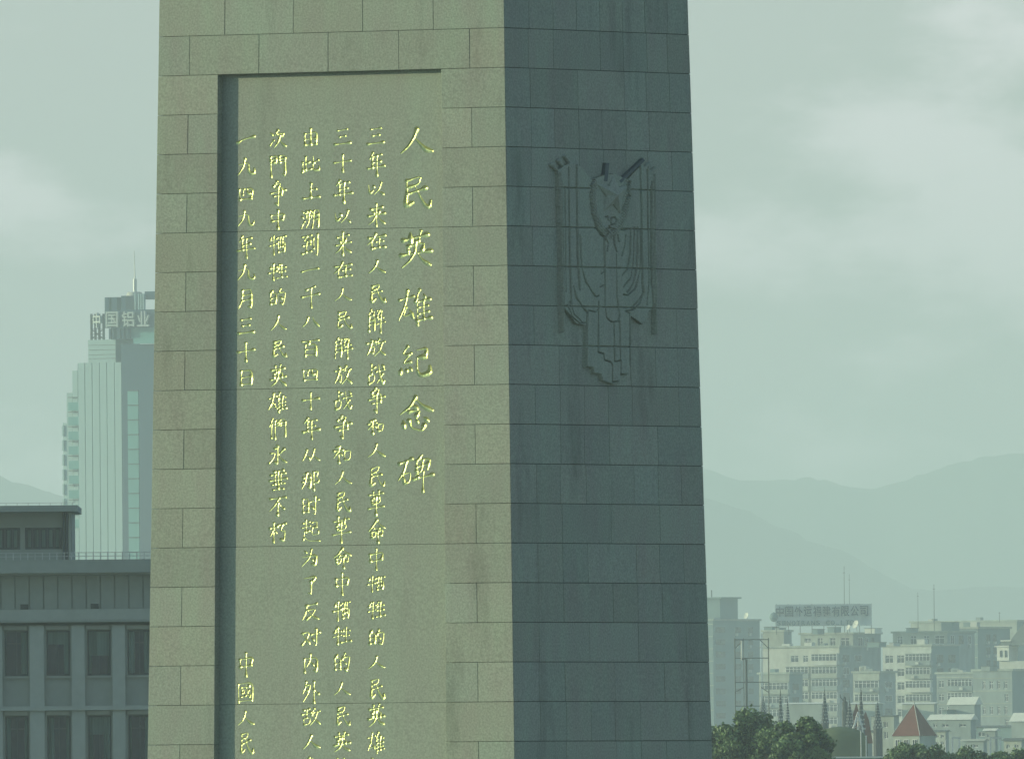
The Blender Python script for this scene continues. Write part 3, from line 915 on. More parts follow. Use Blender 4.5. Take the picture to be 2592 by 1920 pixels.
# storeys: openings for two visible rows and three rows below
rows = [(1594, 1710), (1810, 1926), (2026, 2142), (2242, 2358), (2458, 2574), (2674, 2790)]
cols = [(-187, -127), (-85, -25), (12, 72), (118, 178), (221, 281), (323, 383), (426, 486)]
rows = [r for r in rows if Z(r[1]) > .5]
rects = [(X(a), X(b_), Z(r1), Z(r0)) for r0, r1 in rows for a, b_ in cols]
b = MB(); holed_wall(b, xl, xr, 0, Z(1455), rects, 0.32, 0.55)
b.box(xl, xr, .95, 22, 0, Z(1456)); b.face([(xl, .32, 0), (xl, .96, 0), (xl, .96, Z(1455)), (xl, .32, Z(1455))])
b.build('wall', M['wall_grey'], e)
# piers between the windows, standing proud of the spandrels
for i in range(len(cols) - 1):
    xa, xb = X(cols[i][1] + 3.5), X(cols[i + 1][0] - 6)
    for n, (r0, r1) in enumerate(rows):
        zt_ = Z(r0 - 13.5) - .01; zb_ = max(Z(r1 + 203 - 127 + 1), 0) + .01
        MB().box(xa, xb, 0.0, .31, zb_, zt_).build('pier', M['wall_pier'], e)
for n, (r0, r1) in enumerate(rows):
    MB().box(xl, xr, -.16, .30, Z(r0 - 13), Z(r0 - 24)).build('string_course', M['wall_pier'], e)
    for a, b_ in cols:
        MB().box(X(a) - .05, X(b_) + .05, .16, .30, Z(r1 + 4.5), Z(r1 + .5)).build('sill', M['wall_pier'], e)
        MB().box(X(a - 2), X(b_ - 4), .18, .30, Z(r0 - 2), Z(r0 - 11)).build('lintel', M['wall_pier'], e)
        fr = window(e, X(a) + .02, X(b_) - .02, Z(r1) + .02, Z(r0) - .02, .62, M['dark_frame'], M['glass'], nx=2, tz=.72, fw=.06)
        if random.random() < .35:
            MB().box(X(a) + .08, X(b_) - .08, .60, .615, Z(r0) - random.uniform(.5, 1.3), Z(r0) - .09).build('blind', M['curtain'], e)
        # curtains in folds behind the glass are seen from outside as pale strips
        rr = random.Random(a * 7 + r0)
        cb = MB()
        span = X(b_) - X(a)
        for sd in (0, 1):
            if rr.random() < .35: continue
            cov = rr.uniform(.06, .26) * span
            nf = 7
            x00 = X(a) + .08 if sd == 0 else X(b_) - .08 - cov
            for q in range(nf):
                u0, u1 = x00 + cov * q / nf, x00 + cov * (q + 1) / nf
                y0_, y1_ = (.615, .595) if q % 2 else (.595, .615)
                cb.face([(u0, y0_ , Z(r1) + .1), (u1, y1_, Z(r1) + .1), (u1, y1_, Z(r0) - .1), (u0, y0_, Z(r0) - .1)])
        if cb.v and r0 < 2200:
            cb.build('curtain', M['curtain'], e)
# attic band with narrow upright grooves and small vents
MB().box(xl, xr, -.16, .31, Z(1581), Z(1541.5)).build('ledge', M['wall_pier'], e)
MB().box(xl, xr, -.20, .31, Z(1574), Z(1571)).build('drip', M['wall_pier'], e)
gx = [-176 + 36.0 * i for i in range(20)]
gx = [g for g in gx if -190 < g < 518]
prev = -189.5
for g in gx + [520]:
    if g - prev > 6:
        MB().box(X(prev + 1.3), X(g - 1.3), .17, .31, Z(1541), Z(1456)).build('attic_panel', M['wall_grey'], e)
    prev = g
for vx in (-127, 53, 231):
    vb = MB().box(X(vx), X(vx + 20), .10, .169, Z(1541), Z(1528)); vb.build('vent', M['interior'], e)
cb = MB().box(xl - .2, xr, -1.1, .9, Z(1450), Z(1417)); cb.box(xl - .2, xr, -.7, .8, Z(1455), Z(1450.2)); cb.build('cornice', M['wall_grey'], e)
b = MB().box(xl, xr, .9, 22, Z(1455) , Z(1440)); b.build('roof', M['roof_grey'], e)
# roof railing
rl = MB()
for y_ in (1399, 1408):
    rl.box(xl, xr, -.92, -.88, Z(y_ + 1), Z(y_ - .6))
rl.build('railing', M['steel'], e)
for i in range(40):
    g = -185 + 18.4 * i
    if g > 510: break
    MB().box(X(g), X(g + 2.2), -.95, -.85, Z(1417), Z(1398)).build('railing_post', M['steel'], e)
# penthouse
px1 = X(181)
pr = [(X(-150), X(-60), Z(1387), Z(1332)), (X(-48), X(50), Z(1387), Z(1332)), (X(62), X(157), Z(1387), Z(1332))]
b = MB(); holed_wall(b, xl, px1, Z(1440), Z(1293), pr, 4.0, .4)
b.box(xl, px1, 4.45, 14, Z(1440), Z(1293.5)); b.face([(px1, 4, Z(1440)), (px1, 4.5, Z(1440)), (px1, 4.5, Z(1293)), (px1, 4, Z(1293))])
b.build('penthouse_wall', M['wall_grey'], e)
MB().box(xl, X(197), 2.2, 15, Z(1292.5), Z(1277)).build('penthouse_roof', M['wall_grey'], e)
for a, b_, c, d in pr:
    window(e, a, b_, c, d, 4.25, M['dark_frame'], M['glass'], nx=5, fw=.07, name='penthouse_window')
    cb = MB(); rr = random.Random(int(a * 10))
    for q in range(5):
        u0 = a + (b_ - a) * (q + rr.uniform(.15, .4)) / 5; u1 = u0 + (b_ - a) * .09
        cb.face([(u0, 4.243, c + .1), (u1, 4.235, c + .1), (u1, 4.235, d - .1), (u0, 4.243, d - .1)])
    cb.build('curtain', M['curtain'], e)
for g in (161, 168, 175.5):
    MB().tube((X(g), 3.9, Z(1416)), (X(g), 3.9, Z(1294)), .055).build('downpipe', M['dark_frame'] if g < 170 else M['wall_pier'], e)
pr_ = MB(); pr_.box(xl, X(192), 2.6, 2.64, Z(1271), Z(1270))
for i in range(14):
    pr_.box(X(-180 + 28 * i), X(-179 + 28 * i), 2.6, 2.64, Z(1277), Z(1270))
pr_.build('roof_railing', M['steel'], e)

# ---------------------------------------------------------------- far office tower with roof letters
S = Site('office_tower', 314, 6250, -A)
tag(S.e, 'tall stepped office tower with Chinese roof letters and an antenna, beyond the office building', 'tower')
X, Z, Y2, e = S.x, S.z, S.xs, S.e
gz = 0.0
def tb(x0, x1, y0, y1, zb_, zt_, m, name):
    d = -y0 * math.tan(A)
    return MB().box(x0 + d, x1 + d, y0, y1, zb_, zt_).build(name, m, e)
Dp = Y2(400)
# main ribbed wall, one panel between two joints
ribs = [220, 238.5, 257.5, 276, 295.5, 314]
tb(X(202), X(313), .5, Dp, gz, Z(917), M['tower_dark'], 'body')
for a, b_ in zip([202] + ribs[:-1], ribs):
    tb(X(a + .9), X(b_ - .9), 0, .49, gz, Z(916), M['tower_panel'], 'wall_panel')
tb(X(188), X(201.5), .6, Dp * .8, gz, Z(935), M['tower_panel'], 'step')
tb(X(173), X(187.5), .9, Dp * .7, gz, Z(991), M['tower_panel'], 'step')
tb(X(163), X(172.6), 1.2, Dp * .6, gz, Z(1067), M['tower_panel'], 'step')
for i in range(9):                       # glass floors on the left part and the small balconies beyond
    y_ = 1002 + 37.1 * i
    tb(X(177), X(204), .3, .59 if i else .59, Z(y_ + 34), Z(y_ + 13), M['tower_glass'], 'floor_glass')
    tb(X(176), X(205), .1, .58, Z(y_ + 1.6), Z(y_), M['joint_dark'], 'floor_line')
    if y_ > 1060:
        tb(X(160.5), X(164), .8, 6, Z(y_ + 24), Z(y_ - 3), M['tower_panel'], 'balcony')
# side whose shade is put into its dark colour, with a lit glass bay
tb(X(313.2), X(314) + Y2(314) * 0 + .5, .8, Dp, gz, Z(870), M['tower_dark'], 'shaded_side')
bayx = X(314) + .6
for i in range(13):
    y_ = 990 + 37.1 * i
    if Z(y_ + 36) < 0: break
    tb(X(330), X(357), -6.5, -3, Z(y_ + 35.6), Z(y_ + .8), M['tower_glass'], 'bay_glass')
    tb(X(329.6), X(357.4), -6.8, -3.1, Z(y_ + .7), Z(y_ - 1.2), M['joint_dark'], 'bay_floor')
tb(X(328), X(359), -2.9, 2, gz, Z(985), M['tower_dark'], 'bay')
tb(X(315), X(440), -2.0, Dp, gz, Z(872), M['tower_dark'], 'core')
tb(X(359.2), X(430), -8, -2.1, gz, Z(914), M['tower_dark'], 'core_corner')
# upper stage
tb(X(229), X(299), 1.5, Dp * .8, Z(917), Z(858), M['tower_panel'], 'upper_stage')
for y_ in (872, 884, 896, 906):
    tb(X(229.5), X(298.5), 1.42, 1.49, Z(y_), Z(y_ - 1), M['joint_dark'], 'upper_joint')
tb(X(346), X(430), -4, -2.2, Z(871), Z(857), M['tower_glass'], 'upper_glass')
tb(X(288), X(440), 1.0, Dp * .7, Z(858), Z(786), M['tower_dark'], 'crown')
tb(X(325), X(440), -2.0, .9, Z(857), Z(829), M['tower_glass'], 'crown_glass')
sb = MB().box(X(273, -4.2), X(440), -4.2, -3.6, Z(830), Z(785)); sb.build('sign_board', M['tower_dark'], e)
for ch, a, b_ in (('国', 277, 308), ('铝', 318, 349), ('业', 357, 388)):
    letter(ch, 'sign_letter', X(a, -4.9), X(b_, -4.9), Z(828), Z(789), -4.9, .6, M['sign_letter'], e)
letter('中', 'sign_letter', X(237, 1), X(270, 1), Z(828), Z(790), 1.0, .6, M['sign_letter'], e, -.5)
fb = MB()
for a in (237, 247, 257, 268):
    fb.box(X(a, 2), X(a + 1.6, 2), 1.6, 2.4, Z(858), Z(792))
for y_ in (800, 815, 829, 843, 853):
    fb.box(X(236, 2), X(271, 2), 2.0, 2.3, Z(y_ + 1.2), Z(y_))
fb.tube((X(237, 2), 2, Z(856)), (X(269, 2), 2, Z(830)), .12, k=4).tube((X(269, 2), 2, Z(856)), (X(237, 2), 2, Z(830)), .12, k=4)
fb.build('sign_frame', M['metal_dark'], e)
for a, b_, t in ((273, 284, 752), (291, 304, 752), (315, 326, 749), (290, 293, 757)):
    tb(X(a), X(b_), -2.5, 1.0, Z(785), Z(t), M['tower_dark'], 'roof_fin')
for a in (283, 291, 306, 316, 327):
    tb(X(a), X(a + 5), -3.2, -2.0, Z(858), Z(831), M['tower_dark'], 'crown_column')
b = MB().lathe(X(348, 4), 4, [(X(344) - X(327), Z(786)), (X(344) - X(327), Z(742)), (X(344) - X(330), Z(738))], 20)
b.build('water_tank', M['white_wall'], e, True)
for a in (349, 358, 364, 370):
    tb(X(a), X(a + 2.5), -3, -2.2, Z(785), Z(745), M['tower_panel'], 'roof_post')
tb(X(375), X(402), -2, 4, Z(759), Z(739), M['tower_dark'], 'roof_box')
b = MB().tube((X(349.5, 4), 4, Z(738)), (X(349.5, 4), 4, Z(705)), .42).tube((X(349.5, 4), 4, Z(705)), (X(348, 4), 4, Z(634)), .15, .08)
b.build('antenna', M['steel'], e)

# ---------------------------------------------------------------- apartment houses on the right
def apartment(name, label, pxl, pxc, pxr, dist, top, floors, wall, side_wall, group=None, bal=(), cat='apartment house',
              pitch=30.5, first=8, parapet=3, win=None, swin=None, winh=17, roofcap=True, rot=-A):
    """front from column pxl to pxc (turned to the sun), shaded side from pxc to pxr"""
    S = Site(name, pxc, dist, rot)
    tag(S.e, label, cat, group)
    X, Z, e = S.x, S.z, S.e
    xl = X(pxl)
    dp = max(S.xs(pxr), 3.0)
    zt = Z(top)
    fr, sr, glz = [], [], []
    for i in range(floors):
        y0 = top + first + pitch * i
        y1 = y0 + winh
        if Z(y1) < .3: break
        for a, b_ in (win(i) if callable(win) else (win or [])):
            fr.append((X(a), X(b_), Z(y1), Z(y0), i))
        for a, b_ in (swin(i) if callable(swin) else (swin or [])):
            sr.append((S.xs(a), S.xs(b_), Z(y1), Z(y0), i))
    b = MB()
    holed_wall(b, xl, 0, 0, zt, [r[:4] for r in fr], 0, .25)
    b.build('front_wall', wall, e)
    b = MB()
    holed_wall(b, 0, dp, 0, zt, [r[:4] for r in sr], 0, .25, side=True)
    b.build('side_wall', side_wall, e)  # mostly a darker wall colour than the front, holding the side's shade
    b = MB(); b.box(xl, -.3, .3, dp, 0, zt - .02); b.build('inner_wall', M['interior'], e)
    b = MB(); b.box(xl - .35, .35, -.35, dp + .3, zt, zt + .28 + parapet * .05); b.build('roof', wall if not roofcap else M['cream_wall'], e)
    if floors > 2 and random.random() < .7:      # floor slabs and a few air conditioners
        for i in range(min(floors, 8)):
            z_ = Z(top + first + pitch * i - 6)
            if z_ < 2: break
            MB().box(xl - .03, .03, -.12, -.003, z_, z_ + .22).build('floor_slab', M['cream_wall'], e)
    for r in sr[:14]:
        if random.random() < .45:
            MB().box(.004, .45, r[0], r[0] + .8, r[2] - .75, r[2] - .1).build('air_conditioner', M['white_wall'], e)
    for _ in range(random.randint(1, 3)):
        if floors > 2 and xl < -6:
            xx = random.uniform(xl + .5, -2.5); hh_ = random.uniform(.5, 1.4)
            MB().box(xx, xx + random.uniform(.8, 2.2), 1.0, 2.5, zt + .3, zt + .3 + hh_).build('roof_tank', random.choice([M['grey_wall'], M['teal_wall'], M['white_wall']]), e)
    for r in fr:
        window(e, r[0], r[1], r[2], r[3], .1, M['frame_white'], M['glass'], nx=2, tz=.68, fw=.09)
    for r in sr:
        window(e, r[0], r[1], r[2], r[3], .1, M['frame_white'] if (random.random() < .5 and side_wall is not M['teal_wall']) else M['dark_frame'], M['glass'], nx=2, fw=.08, side=True)
    for (a, b_, rows_, out) in bal:            # glazed balconies standing out of the front
        for i in rows_:
            y0 = top + first + pitch * i - 2
            x0, x1 = X(a, -out), X(b_, -out)
            m_ = random.choice([wall, M['cream_wall'], M['grey_wall']])
            q = MB(); q.box(x0, x1, -out, -.002, Z(y0 + 28.5), Z(y0 + 16.5)); q.box(x0 - .06, x1 + .06, -out - .1, -.004, Z(y0 + .2), Z(y0 - 1.8))
            q.box(x0 + .15, x1 - .15, -out + .3, -.006, Z(y0 + 16.4), Z(y0 + .3))
            bo = q.build('balcony', m_, e)
            n = max(3, int(round((x1 - x0) / .95)))
            w = MB()
            for t in range(n + 1):
                xx = x0 + (x1 - x0) * t / n
                w.box(xx - .055, xx + .055, -out, -out + .1, Z(y0 + 16.4), Z(y0 + .4))
            w.box(x0, x1, -out + .01, -out + .09, Z(y0 + 5.8), Z(y0 + 4.9))
            w.build('balcony_glazing', M['frame_white'], bo)
            g = MB(); g.box(x0 + .05, x1 - .05, -out + .04, -out + .06, Z(y0 + 16.3), Z(y0 + .5)); g.build('pane', M['glass'], bo)
            if random.random() < .5:
                ac = MB(); xx = random.uniform(x0 + .4, x1 - 1.2); ac.box(xx, xx + .8, -out - .42, -out - .02, Z(y0 + 26), Z(y0 + 20)); ac.build('air_conditioner', M['white_wall'], e)
    return S, dp

GA = 'apartment houses right of the monument'
# tall building in shade next to the monument
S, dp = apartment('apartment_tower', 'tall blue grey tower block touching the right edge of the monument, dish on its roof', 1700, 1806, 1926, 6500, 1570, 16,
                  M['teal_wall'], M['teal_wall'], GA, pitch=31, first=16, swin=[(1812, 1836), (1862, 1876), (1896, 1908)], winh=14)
b = MB().box(S.x(1760), -.5, 4, 12, S.z(1569), S.z(1514)); b.box(S.x(1757), .2, 3.4, 12.6, S.z(1514), S.z(1510)); b.build('stair_head', M['teal_wall'], S.e)
b = MB().tube((-4, 6, S.z(1510)), (-4, 6, S.z(1492)), .14); b.build('mast', M['metal_dark'], S.e)
b = MB().box(1.0, S.x(1926) * 0 + dp * .28, 1, dp, 0, .5); 
def dish(label, px, py, dist, r):
    p = P(px, py, dist)
    e = empty('satellite_dish', (p.x, p.y, p.z), 0)
    tag(e, label, 'satellite dish', 'satellite dishes on the roofs')
    b = MB(); k = 16; d = Vector((-.75, -.55, .35)).normalized(); q = d.to_track_quat('Z', 'Y')
    rings = [(0.02, 0), (.5, .07), (.85, .2), (1, .28)]
    for off in (0, -.05):
        base = len(b.v)
        for rr, zz in rings:
            for i in range(k):
                t = 2 * math.pi * i / k
                b.v.append(tuple(q @ Vector((r * rr * math.cos(t), r * rr * math.sin(t), r * (zz + off)))))
        for m in range(len(rings) - 1):
            for i in range(k):
                j = (i + 1) % k
                b.f.append((base + m * k + i, base + m * k + j, base + (m + 1) * k + j, base + (m + 1) * k + i))
    b.build('reflector', M['roof_white'], e)
    b = MB().tube((0, 0, -.02), (0.2 * r, .25 * r, -1.5 * r), .08 * r); b.build('stand', M['steel'], e)
    b = MB().tube((0, 0, 0), tuple(d * r * .9), .03 * r); b.build('feed_arm', M['steel'], e)
dish('white satellite dish on the roof of the tall blue grey block beside the monument', 1890, 1558, 6495, .8)
dish('larger white satellite dish below the right end of the roof sign', 2167, 1580, 6075, .95)
dish('smaller white satellite dish left of the larger one under the roof sign', 2148, 1587, 6074, .6)

wA = lambda i: [(2038, 2054), (2071, 2084), (2102, 2116), (2129, 2151)] if i == 0 else []
S1, dp1 = apartment('apartment_house', 'pale penthouse storey with four white framed windows under the roof sign', 2028, 2160, 2232, 6120, 1604, 1, M['cream_wall'], M['grey_wall'], GA,
          win=wA, swin=lambda i: [(2172, 2184), (2190, 2198), (2208, 2214)], winh=24, first=8, pitch=31)
wB = lambda i: [(2003, 2020), (2036, 2047)] if i < 1 else []
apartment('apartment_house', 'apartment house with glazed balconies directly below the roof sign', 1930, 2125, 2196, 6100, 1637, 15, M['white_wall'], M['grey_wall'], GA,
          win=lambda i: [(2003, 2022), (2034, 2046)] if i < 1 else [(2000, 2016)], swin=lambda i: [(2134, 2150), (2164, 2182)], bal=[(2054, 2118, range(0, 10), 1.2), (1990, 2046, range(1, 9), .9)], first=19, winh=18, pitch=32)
apartment('apartment_house', 'grey apartment house with plain end wall behind the steel mast', 1932, 1985, 2005, 6150, 1598, 15, M['cream_wall'], M['grey_wall'], GA,
          win=[(1953, 1962), (1968, 1978)], swin=None, first=48, winh=16)
apartment('apartment_house', 'lower apartment house with a long row of white balcony windows behind the tree', 1922, 1998, 2032, 5900, 1705, 12, M['cream_wall'], M['teal_wall'], GA,
          bal=[(1925, 1994, range(0, 6), 1.0)], swin=lambda i: [(2006, 2022)], first=24, winh=16, pitch=34)
wC = lambda i: [(2273, 2286), (2306, 2321), (2339, 2353), (2367, 2391)]
apartment('apartment_house', 'pale penthouse storey with four windows beside the thin masts', 2262, 2399, 2470, 6220, 1600, 1, M['cream_wall'], M['grey_wall'], GA,
          win=wC, swin=lambda i: [(2406, 2416), (2428, 2440), (2452, 2460)], winh=22, first=7)
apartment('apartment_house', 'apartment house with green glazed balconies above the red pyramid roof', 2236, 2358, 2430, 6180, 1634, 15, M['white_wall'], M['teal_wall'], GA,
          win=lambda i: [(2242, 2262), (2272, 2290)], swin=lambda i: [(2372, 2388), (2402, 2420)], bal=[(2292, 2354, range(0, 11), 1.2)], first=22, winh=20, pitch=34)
apartment('apartment_house', 'white apartment house with two stacked balcony rows left of the red pyramid roof', 2160, 2226, 2268, 6000, 1702, 12, M['cream_wall'], M['grey_wall'], GA,
          bal=[(2163, 2223, range(0, 6), 1.0)], swin=lambda i: [(2240, 2258)], first=22, winh=16, pitch=34)
apartment('apartment_house', 'dark toned apartment house with balcony windows right of the green glazed balconies', 2372, 2464, 2490, 6080, 1704, 12, M['grey_wall'], M['teal_wall'], GA,
          bal=[(2398, 2460, range(0, 5), .9)], win=lambda i: [(2376, 2390)], first=16, winh=18, pitch=34)
apartment('apartment_house', 'plain grey apartment house with four small framed windows near the right edge', 2464, 2562, 2640, 5700, 1697, 12, M['grey_wall'], M['teal_wall'], GA,
          win=lambda i: [(2487, 2495), (2505, 2514), (2524, 2532), (2541, 2550)] if i % 2 == 0 else [(2543, 2552)], first=25, winh=20, pitch=32)
apartment('office_block', 'long flat pale block with a bare wall on the skyline at right', 2309, 2575, 2640, 7000, 1572, 3, M['cream_wall'], M['teal_wall'], GA, cat='building', pitch=60, first=70)
apartment('apartment_house', 'blue grey apartment house in shade right of the penthouse with four windows', 2400, 2476, 2560, 6300, 1590, 14, M['teal_wall'], M['teal_wall'], GA,
          win=lambda i: [(2424, 2434), (2444, 2452)], swin=lambda i: [(2498, 2508), (2516, 2524)], first=14, pitch=33)
# roof clutter
def clutter(label, px0, px1, py0, py1, dist, m, cat='roof hut', name='roof_hut'):
    S = Site(name, (px0 + px1) / 2, dist, -A)
    b = MB().box(S.x(px0), S.x(px1), 0, 3.0, S.z(py1), S.z(py0)); b.build('wall', m, S.e)
    b = MB().box(S.x(px0) - .15, S.x(px1) + .15, -.15, 3.15, S.z(py0), S.z(py0 - 1.2)); b.build('roof', M['roof_grey'], S.e)
    tag(S.e, label, cat, 'small huts and tanks on the apartment roofs')
clutter('dark box hut at the left end of the long roof under the sign', 1935, 1955, 1586, 1598, 6160, M['teal_wall'])
clutter('small dark hut just right of the box hut under the sign', 1963, 1973, 1588, 1598, 6155, M['grey_wall'])
clutter('low dark water tank under the middle of the sign', 2058, 2070, 1592, 1604, 6118, M['teal_wall'])
clutter('dark roof hut under the sign beside the two dishes', 2096, 2112, 1587, 1604, 6125, M['teal_wall'])
clutter('small hut left of the thin masts on the right penthouse', 2295, 2308, 1589, 1600, 6215, M['grey_wall'])
clutter('small hut right of the taller thin mast', 2384, 2412, 1574, 1600, 6240, M['teal_wall'])
clutter('white parapet box beside the right end of the sign roof', 2190, 2215, 1590, 1602, 6118, M['roof_white'])

def low_house(label, pxl, pxc, pxr, dist, top, base, wall, roofm, slope=8, wins=()):
    S = Site('low_house', pxc, dist, -A)
    X, Z, e = S.x, S.z, S.e
    dp = S.xs(pxr)
    r = [(X(a), X(b_), Z(c), Z(d)) for a, b_, d, c in wins]
    zt = Z(top + slope)
    b = MB(); holed_wall(b, X(pxl), 0, 0, zt, r, 0, .3)
    b.face([(0, 0, 0), (0, dp, 0), (0, dp, zt), (0, 0, zt)]); b.build('wall', wall, e)
    MB().box(X(pxl) + .1, -.1, .35, dp, 0, zt - .1).build('inner_wall', M['interior'], e)
    for q in r: window(e, *q, .12, M['frame_white'], M['glass'], nx=2, fw=.07)
    b = MB(); x0, x1 = X(pxl) - .3, .3
    b.v = [(x0, -.3, zt), (x1, -.3, zt), (x1, dp + .3, zt), (x0, dp + .3, zt), (x0, dp * .5, Z(top)), (x1, dp * .5, Z(top))]
    b.f = [(0, 3, 2, 1), (0, 1, 5, 4), (2, 3, 4, 5), (1, 2, 5), (0, 4, 3)]
    b.build('roof', roofm, e)
    tag(e, label, 'house', 'low houses before the apartment blocks')
low_house('low white roofed house highest in the row right of the pyramid roof', 2402, 2466, 2482, 4700, 1762, 1800, M['grey_wall'], M['roof_white'], 20)  # grey and teal walls of the low houses carry shade in their colour
low_house('low house with a long lit roof and two dark windows right of the pyramid roof', 2352, 2456, 2470, 4300, 1806, 1860, M['grey_wall'], M['roof_white'], 14, [(2362, 2372, 1830, 1838), (2384, 2400, 1830, 1838), (2427, 2444, 1830, 1838)])
low_house('low house with white roof at the right edge of the picture', 2560, 2640, 2660, 4400, 1802, 1850, M['grey_wall'], M['roof_white'], 22)
low_house('long low grey house with small windows behind the bushes at right', 2400, 2560, 2600, 4500, 1834, 1900, M['teal_wall'], M['roof_grey'], 5, [(2404, 2440, 1850, 1862), (2475, 2492, 1850, 1862)])
low_house('plain pale house with a white top band behind the pyramid roof', 2284, 2364, 2372, 4600, 1776, 1800, M['cream_wall'], M['roof_white'], 4)
low_house('plain pale house between the dark spires', 2150, 2215, 2235, 4600, 1776, 1800, M['cream_wall'], M['roof_white'], 4)
low_house('pale house behind the big tree and left of the spires', 1985, 2080, 2095, 4600, 1776, 1800, M['grey_wall'], M['roof_white'], 4)
low_house('pale low house beyond the dome right of the spires', 2205, 2262, 2275, 4000, 1808, 1870, M['cream_wall'], M['roof_grey'], 3, [(2236, 2246, 1825, 1840), (2236, 2246, 1850, 1868)])

low_house('small shed with a lit roof at the foot of the framed window apartment house', 2492, 2518, 2524, 4100, 1842, 1870, M['grey_wall'], M['roof_white'], 6, [(2497, 2503, 1856, 1864)])
low_house('narrow pale house with two rows of small windows right of the pyramid roof', 2362, 2392, 2401, 3900, 1846, 1880, M['cream_wall'], M['roof_grey'], 4, [(2366, 2374, 1858, 1866), (2380, 2388, 1858, 1866), (2366, 2374, 1876, 1884), (2380, 2388, 1876, 1884)])
low_house('low grey shed with a pale roof between the portal frames', 2436, 2488, 2497, 3700, 1868, 1890, M['grey_wall'], M['cream_wall'], 6, [(2442, 2452, 1882, 1890), (2462, 2474, 1882, 1890)])
low_house('small house with dark roof left of the second portal frame', 2540, 2584, 2600, 3600, 1866, 1890, M['cream_wall'], M['roof_grey'], 7, [(2546, 2554, 1882, 1892), (2566, 2576, 1882, 1892)])
low_house('small pale hut just left of the wide studded spire', 2192, 2212, 2218, 3500, 1846, 1880, M['white_wall'], M['roof_grey'], 5, [(2197, 2204, 1862, 1872)])
clutter('dark water tank at the left end of the low white roofed row', 2384, 2396, 1796, 1812, 4700, M['teal_wall'])
clutter('grey box on the roof of the framed window apartment house', 2484, 2506, 1686, 1697, 5690, M['grey_wall'])
clutter('small pale box on the roof of the green glazed apartment house', 2252, 2262, 1626, 1634, 6170, M['white_wall'])
clutter('long dark roof hut between the two penthouses', 2196, 2226, 1625, 1637, 6090, M['teal_wall'])

# mansard house with lit dormer at the right edge
S = Site('mansard_house', 2552, 5800, -A); X, Z, e = S.x, S.z, S.e
tag(e, 'house with steep dark mansard roof and bright sunlit gable at the right edge', 'house')
b = MB().box(X(2530), 10, 0, 14, 0, Z(1672)); b.build('wall', M['white_wall'], e)
b = MB(); b.v = [(0, -.4, Z(1632)), (11, -.4, Z(1632)), (11, 14, Z(1632)), (0, 14, Z(1632)), (2.6, 2.5, Z(1572)), (11, 2.5, Z(1572)), (11, 12, Z(1572)), (2.6, 12, Z(1572))]
b.f = [(0, 3, 2, 1), (4, 5, 6, 7), (0, 1, 5, 4), (1, 2, 6, 5), (2, 3, 7, 6), (3, 0, 4, 7)]; b.build('mansard_roof', M['roof_grey'], e)
b = MB(); b.box(X(2528), X(2558), -.6, 3, Z(1671), Z(1637)); b.build('gable', M['roof_white'], e)
b = MB(); b.box(X(2524), X(2560), -.9, 3.2, Z(1636.5), Z(1633)); b.box(X(2536), X(2562), -.5, 3, Z(1622), Z(1619)); b.build('eaves', M['roof_white'], e)
b = MB(); b.v = [(X(2530), -.7, Z(1633)), (X(2560), -.7, Z(1633)), (X(2560), 3, Z(1633)), (X(2530), 3, Z(1633)), (X(2539), 0, Z(1622)), (X(2561), 0, Z(1622)), (X(2561), 2.5, Z(1622)), (X(2539), 2.5, Z(1622))]
b.f = [(0, 3, 2, 1), (4, 5, 6, 7), (0, 1, 5, 4), (1, 2, 6, 5), (2, 3, 7, 6), (3, 0, 4, 7)]; b.build('roof', M['roof_grey'], e)
for a in (2536, 2548): window(e, X(a), X(a + 5), Z(1662), Z(1645), -.72, M['dark_frame'], M['glass'], nx=1, fw=.06)

# sign board on the roof
S = Site('roof_sign', 2086, 6080, 0); X, Z, e = S.x, S.z, S.e
tag(e, 'wide roof sign with blue Chinese characters over a line of capitals', 'sign')
bd = MB().box(X(1964), X(2208), .3, .9, Z(1583), Z(1528)); bd.build('board', M['sign_board'], e)
for t in range(9):
    MB().box(X(1966 + 30 * t), X(1967.5 + 30 * t), .9, 1.6, 0 if False else Z(1604), Z(1527)).build('strut', M['metal_dark'], e)
for t, ch in enumerate('中国外运福建有限公司'):
    a = 1965 + 23.7 * t
    letter(ch, 'sign_letter', X(a), X(a + 20.5), Z(1559), Z(1533), .1, .3, M['sign_blue'], e)
cs = 'SINOTRANS CO.LTD'
for t, ch in enumerate(cs):
    a = 1968 + 12.4 * t
    if ch != ' ': letter(ch, 'sign_capital', X(a), X(a + 9.5), Z(1581), Z(1569) if ch != '.' else Z(1579), .1, .3, M['teal_wall'], e)
b = MB(); k = 24
b.lathe(X(1960), .6, [(.05, Z(1572)), (.7, Z(1569)), (1.0, Z(1560)), (.7, Z(1551)), (.05, Z(1547))], 18)
b.build('globe', M['teal_wall'], e, True)

# ---------------------------------------------------------------- masts and pylon
def mast(label, px, py0, py1, dist, r):
    a, c = P(px, py1, dist), P(px, py0, dist)
    e = empty('antenna_mast', (a.x, a.y, a.z)); tag(e, label, 'antenna mast', 'thin masts on the skyline')
    h = c.z - a.z
    MB().tube((0, 0, 0), (0, 0, h), r, r * .5, 6).build('pole', M['metal_dark'], e)
    MB().box(-r * 3, r * 3, -r * .5, r * .5, h * .9, h * .9 + r).build('crossbar', M['metal_dark'], e)
mast('tall thin mast rising behind the roof sign', 2138, 1432, 1604, 6200, .09)
mast('shorter thin mast just right of the tall one behind the roof sign', 2151, 1452, 1604, 6200, .07)
mast('faint thin mast over the right penthouse', 2324, 1498, 1600, 6230, .07)
mast('tallest thin mast over the right penthouse', 2365, 1478, 1600, 6228, .09)
mast('small leaning aerial on the far right skyline', 2530, 1548, 1574, 6990, .1)

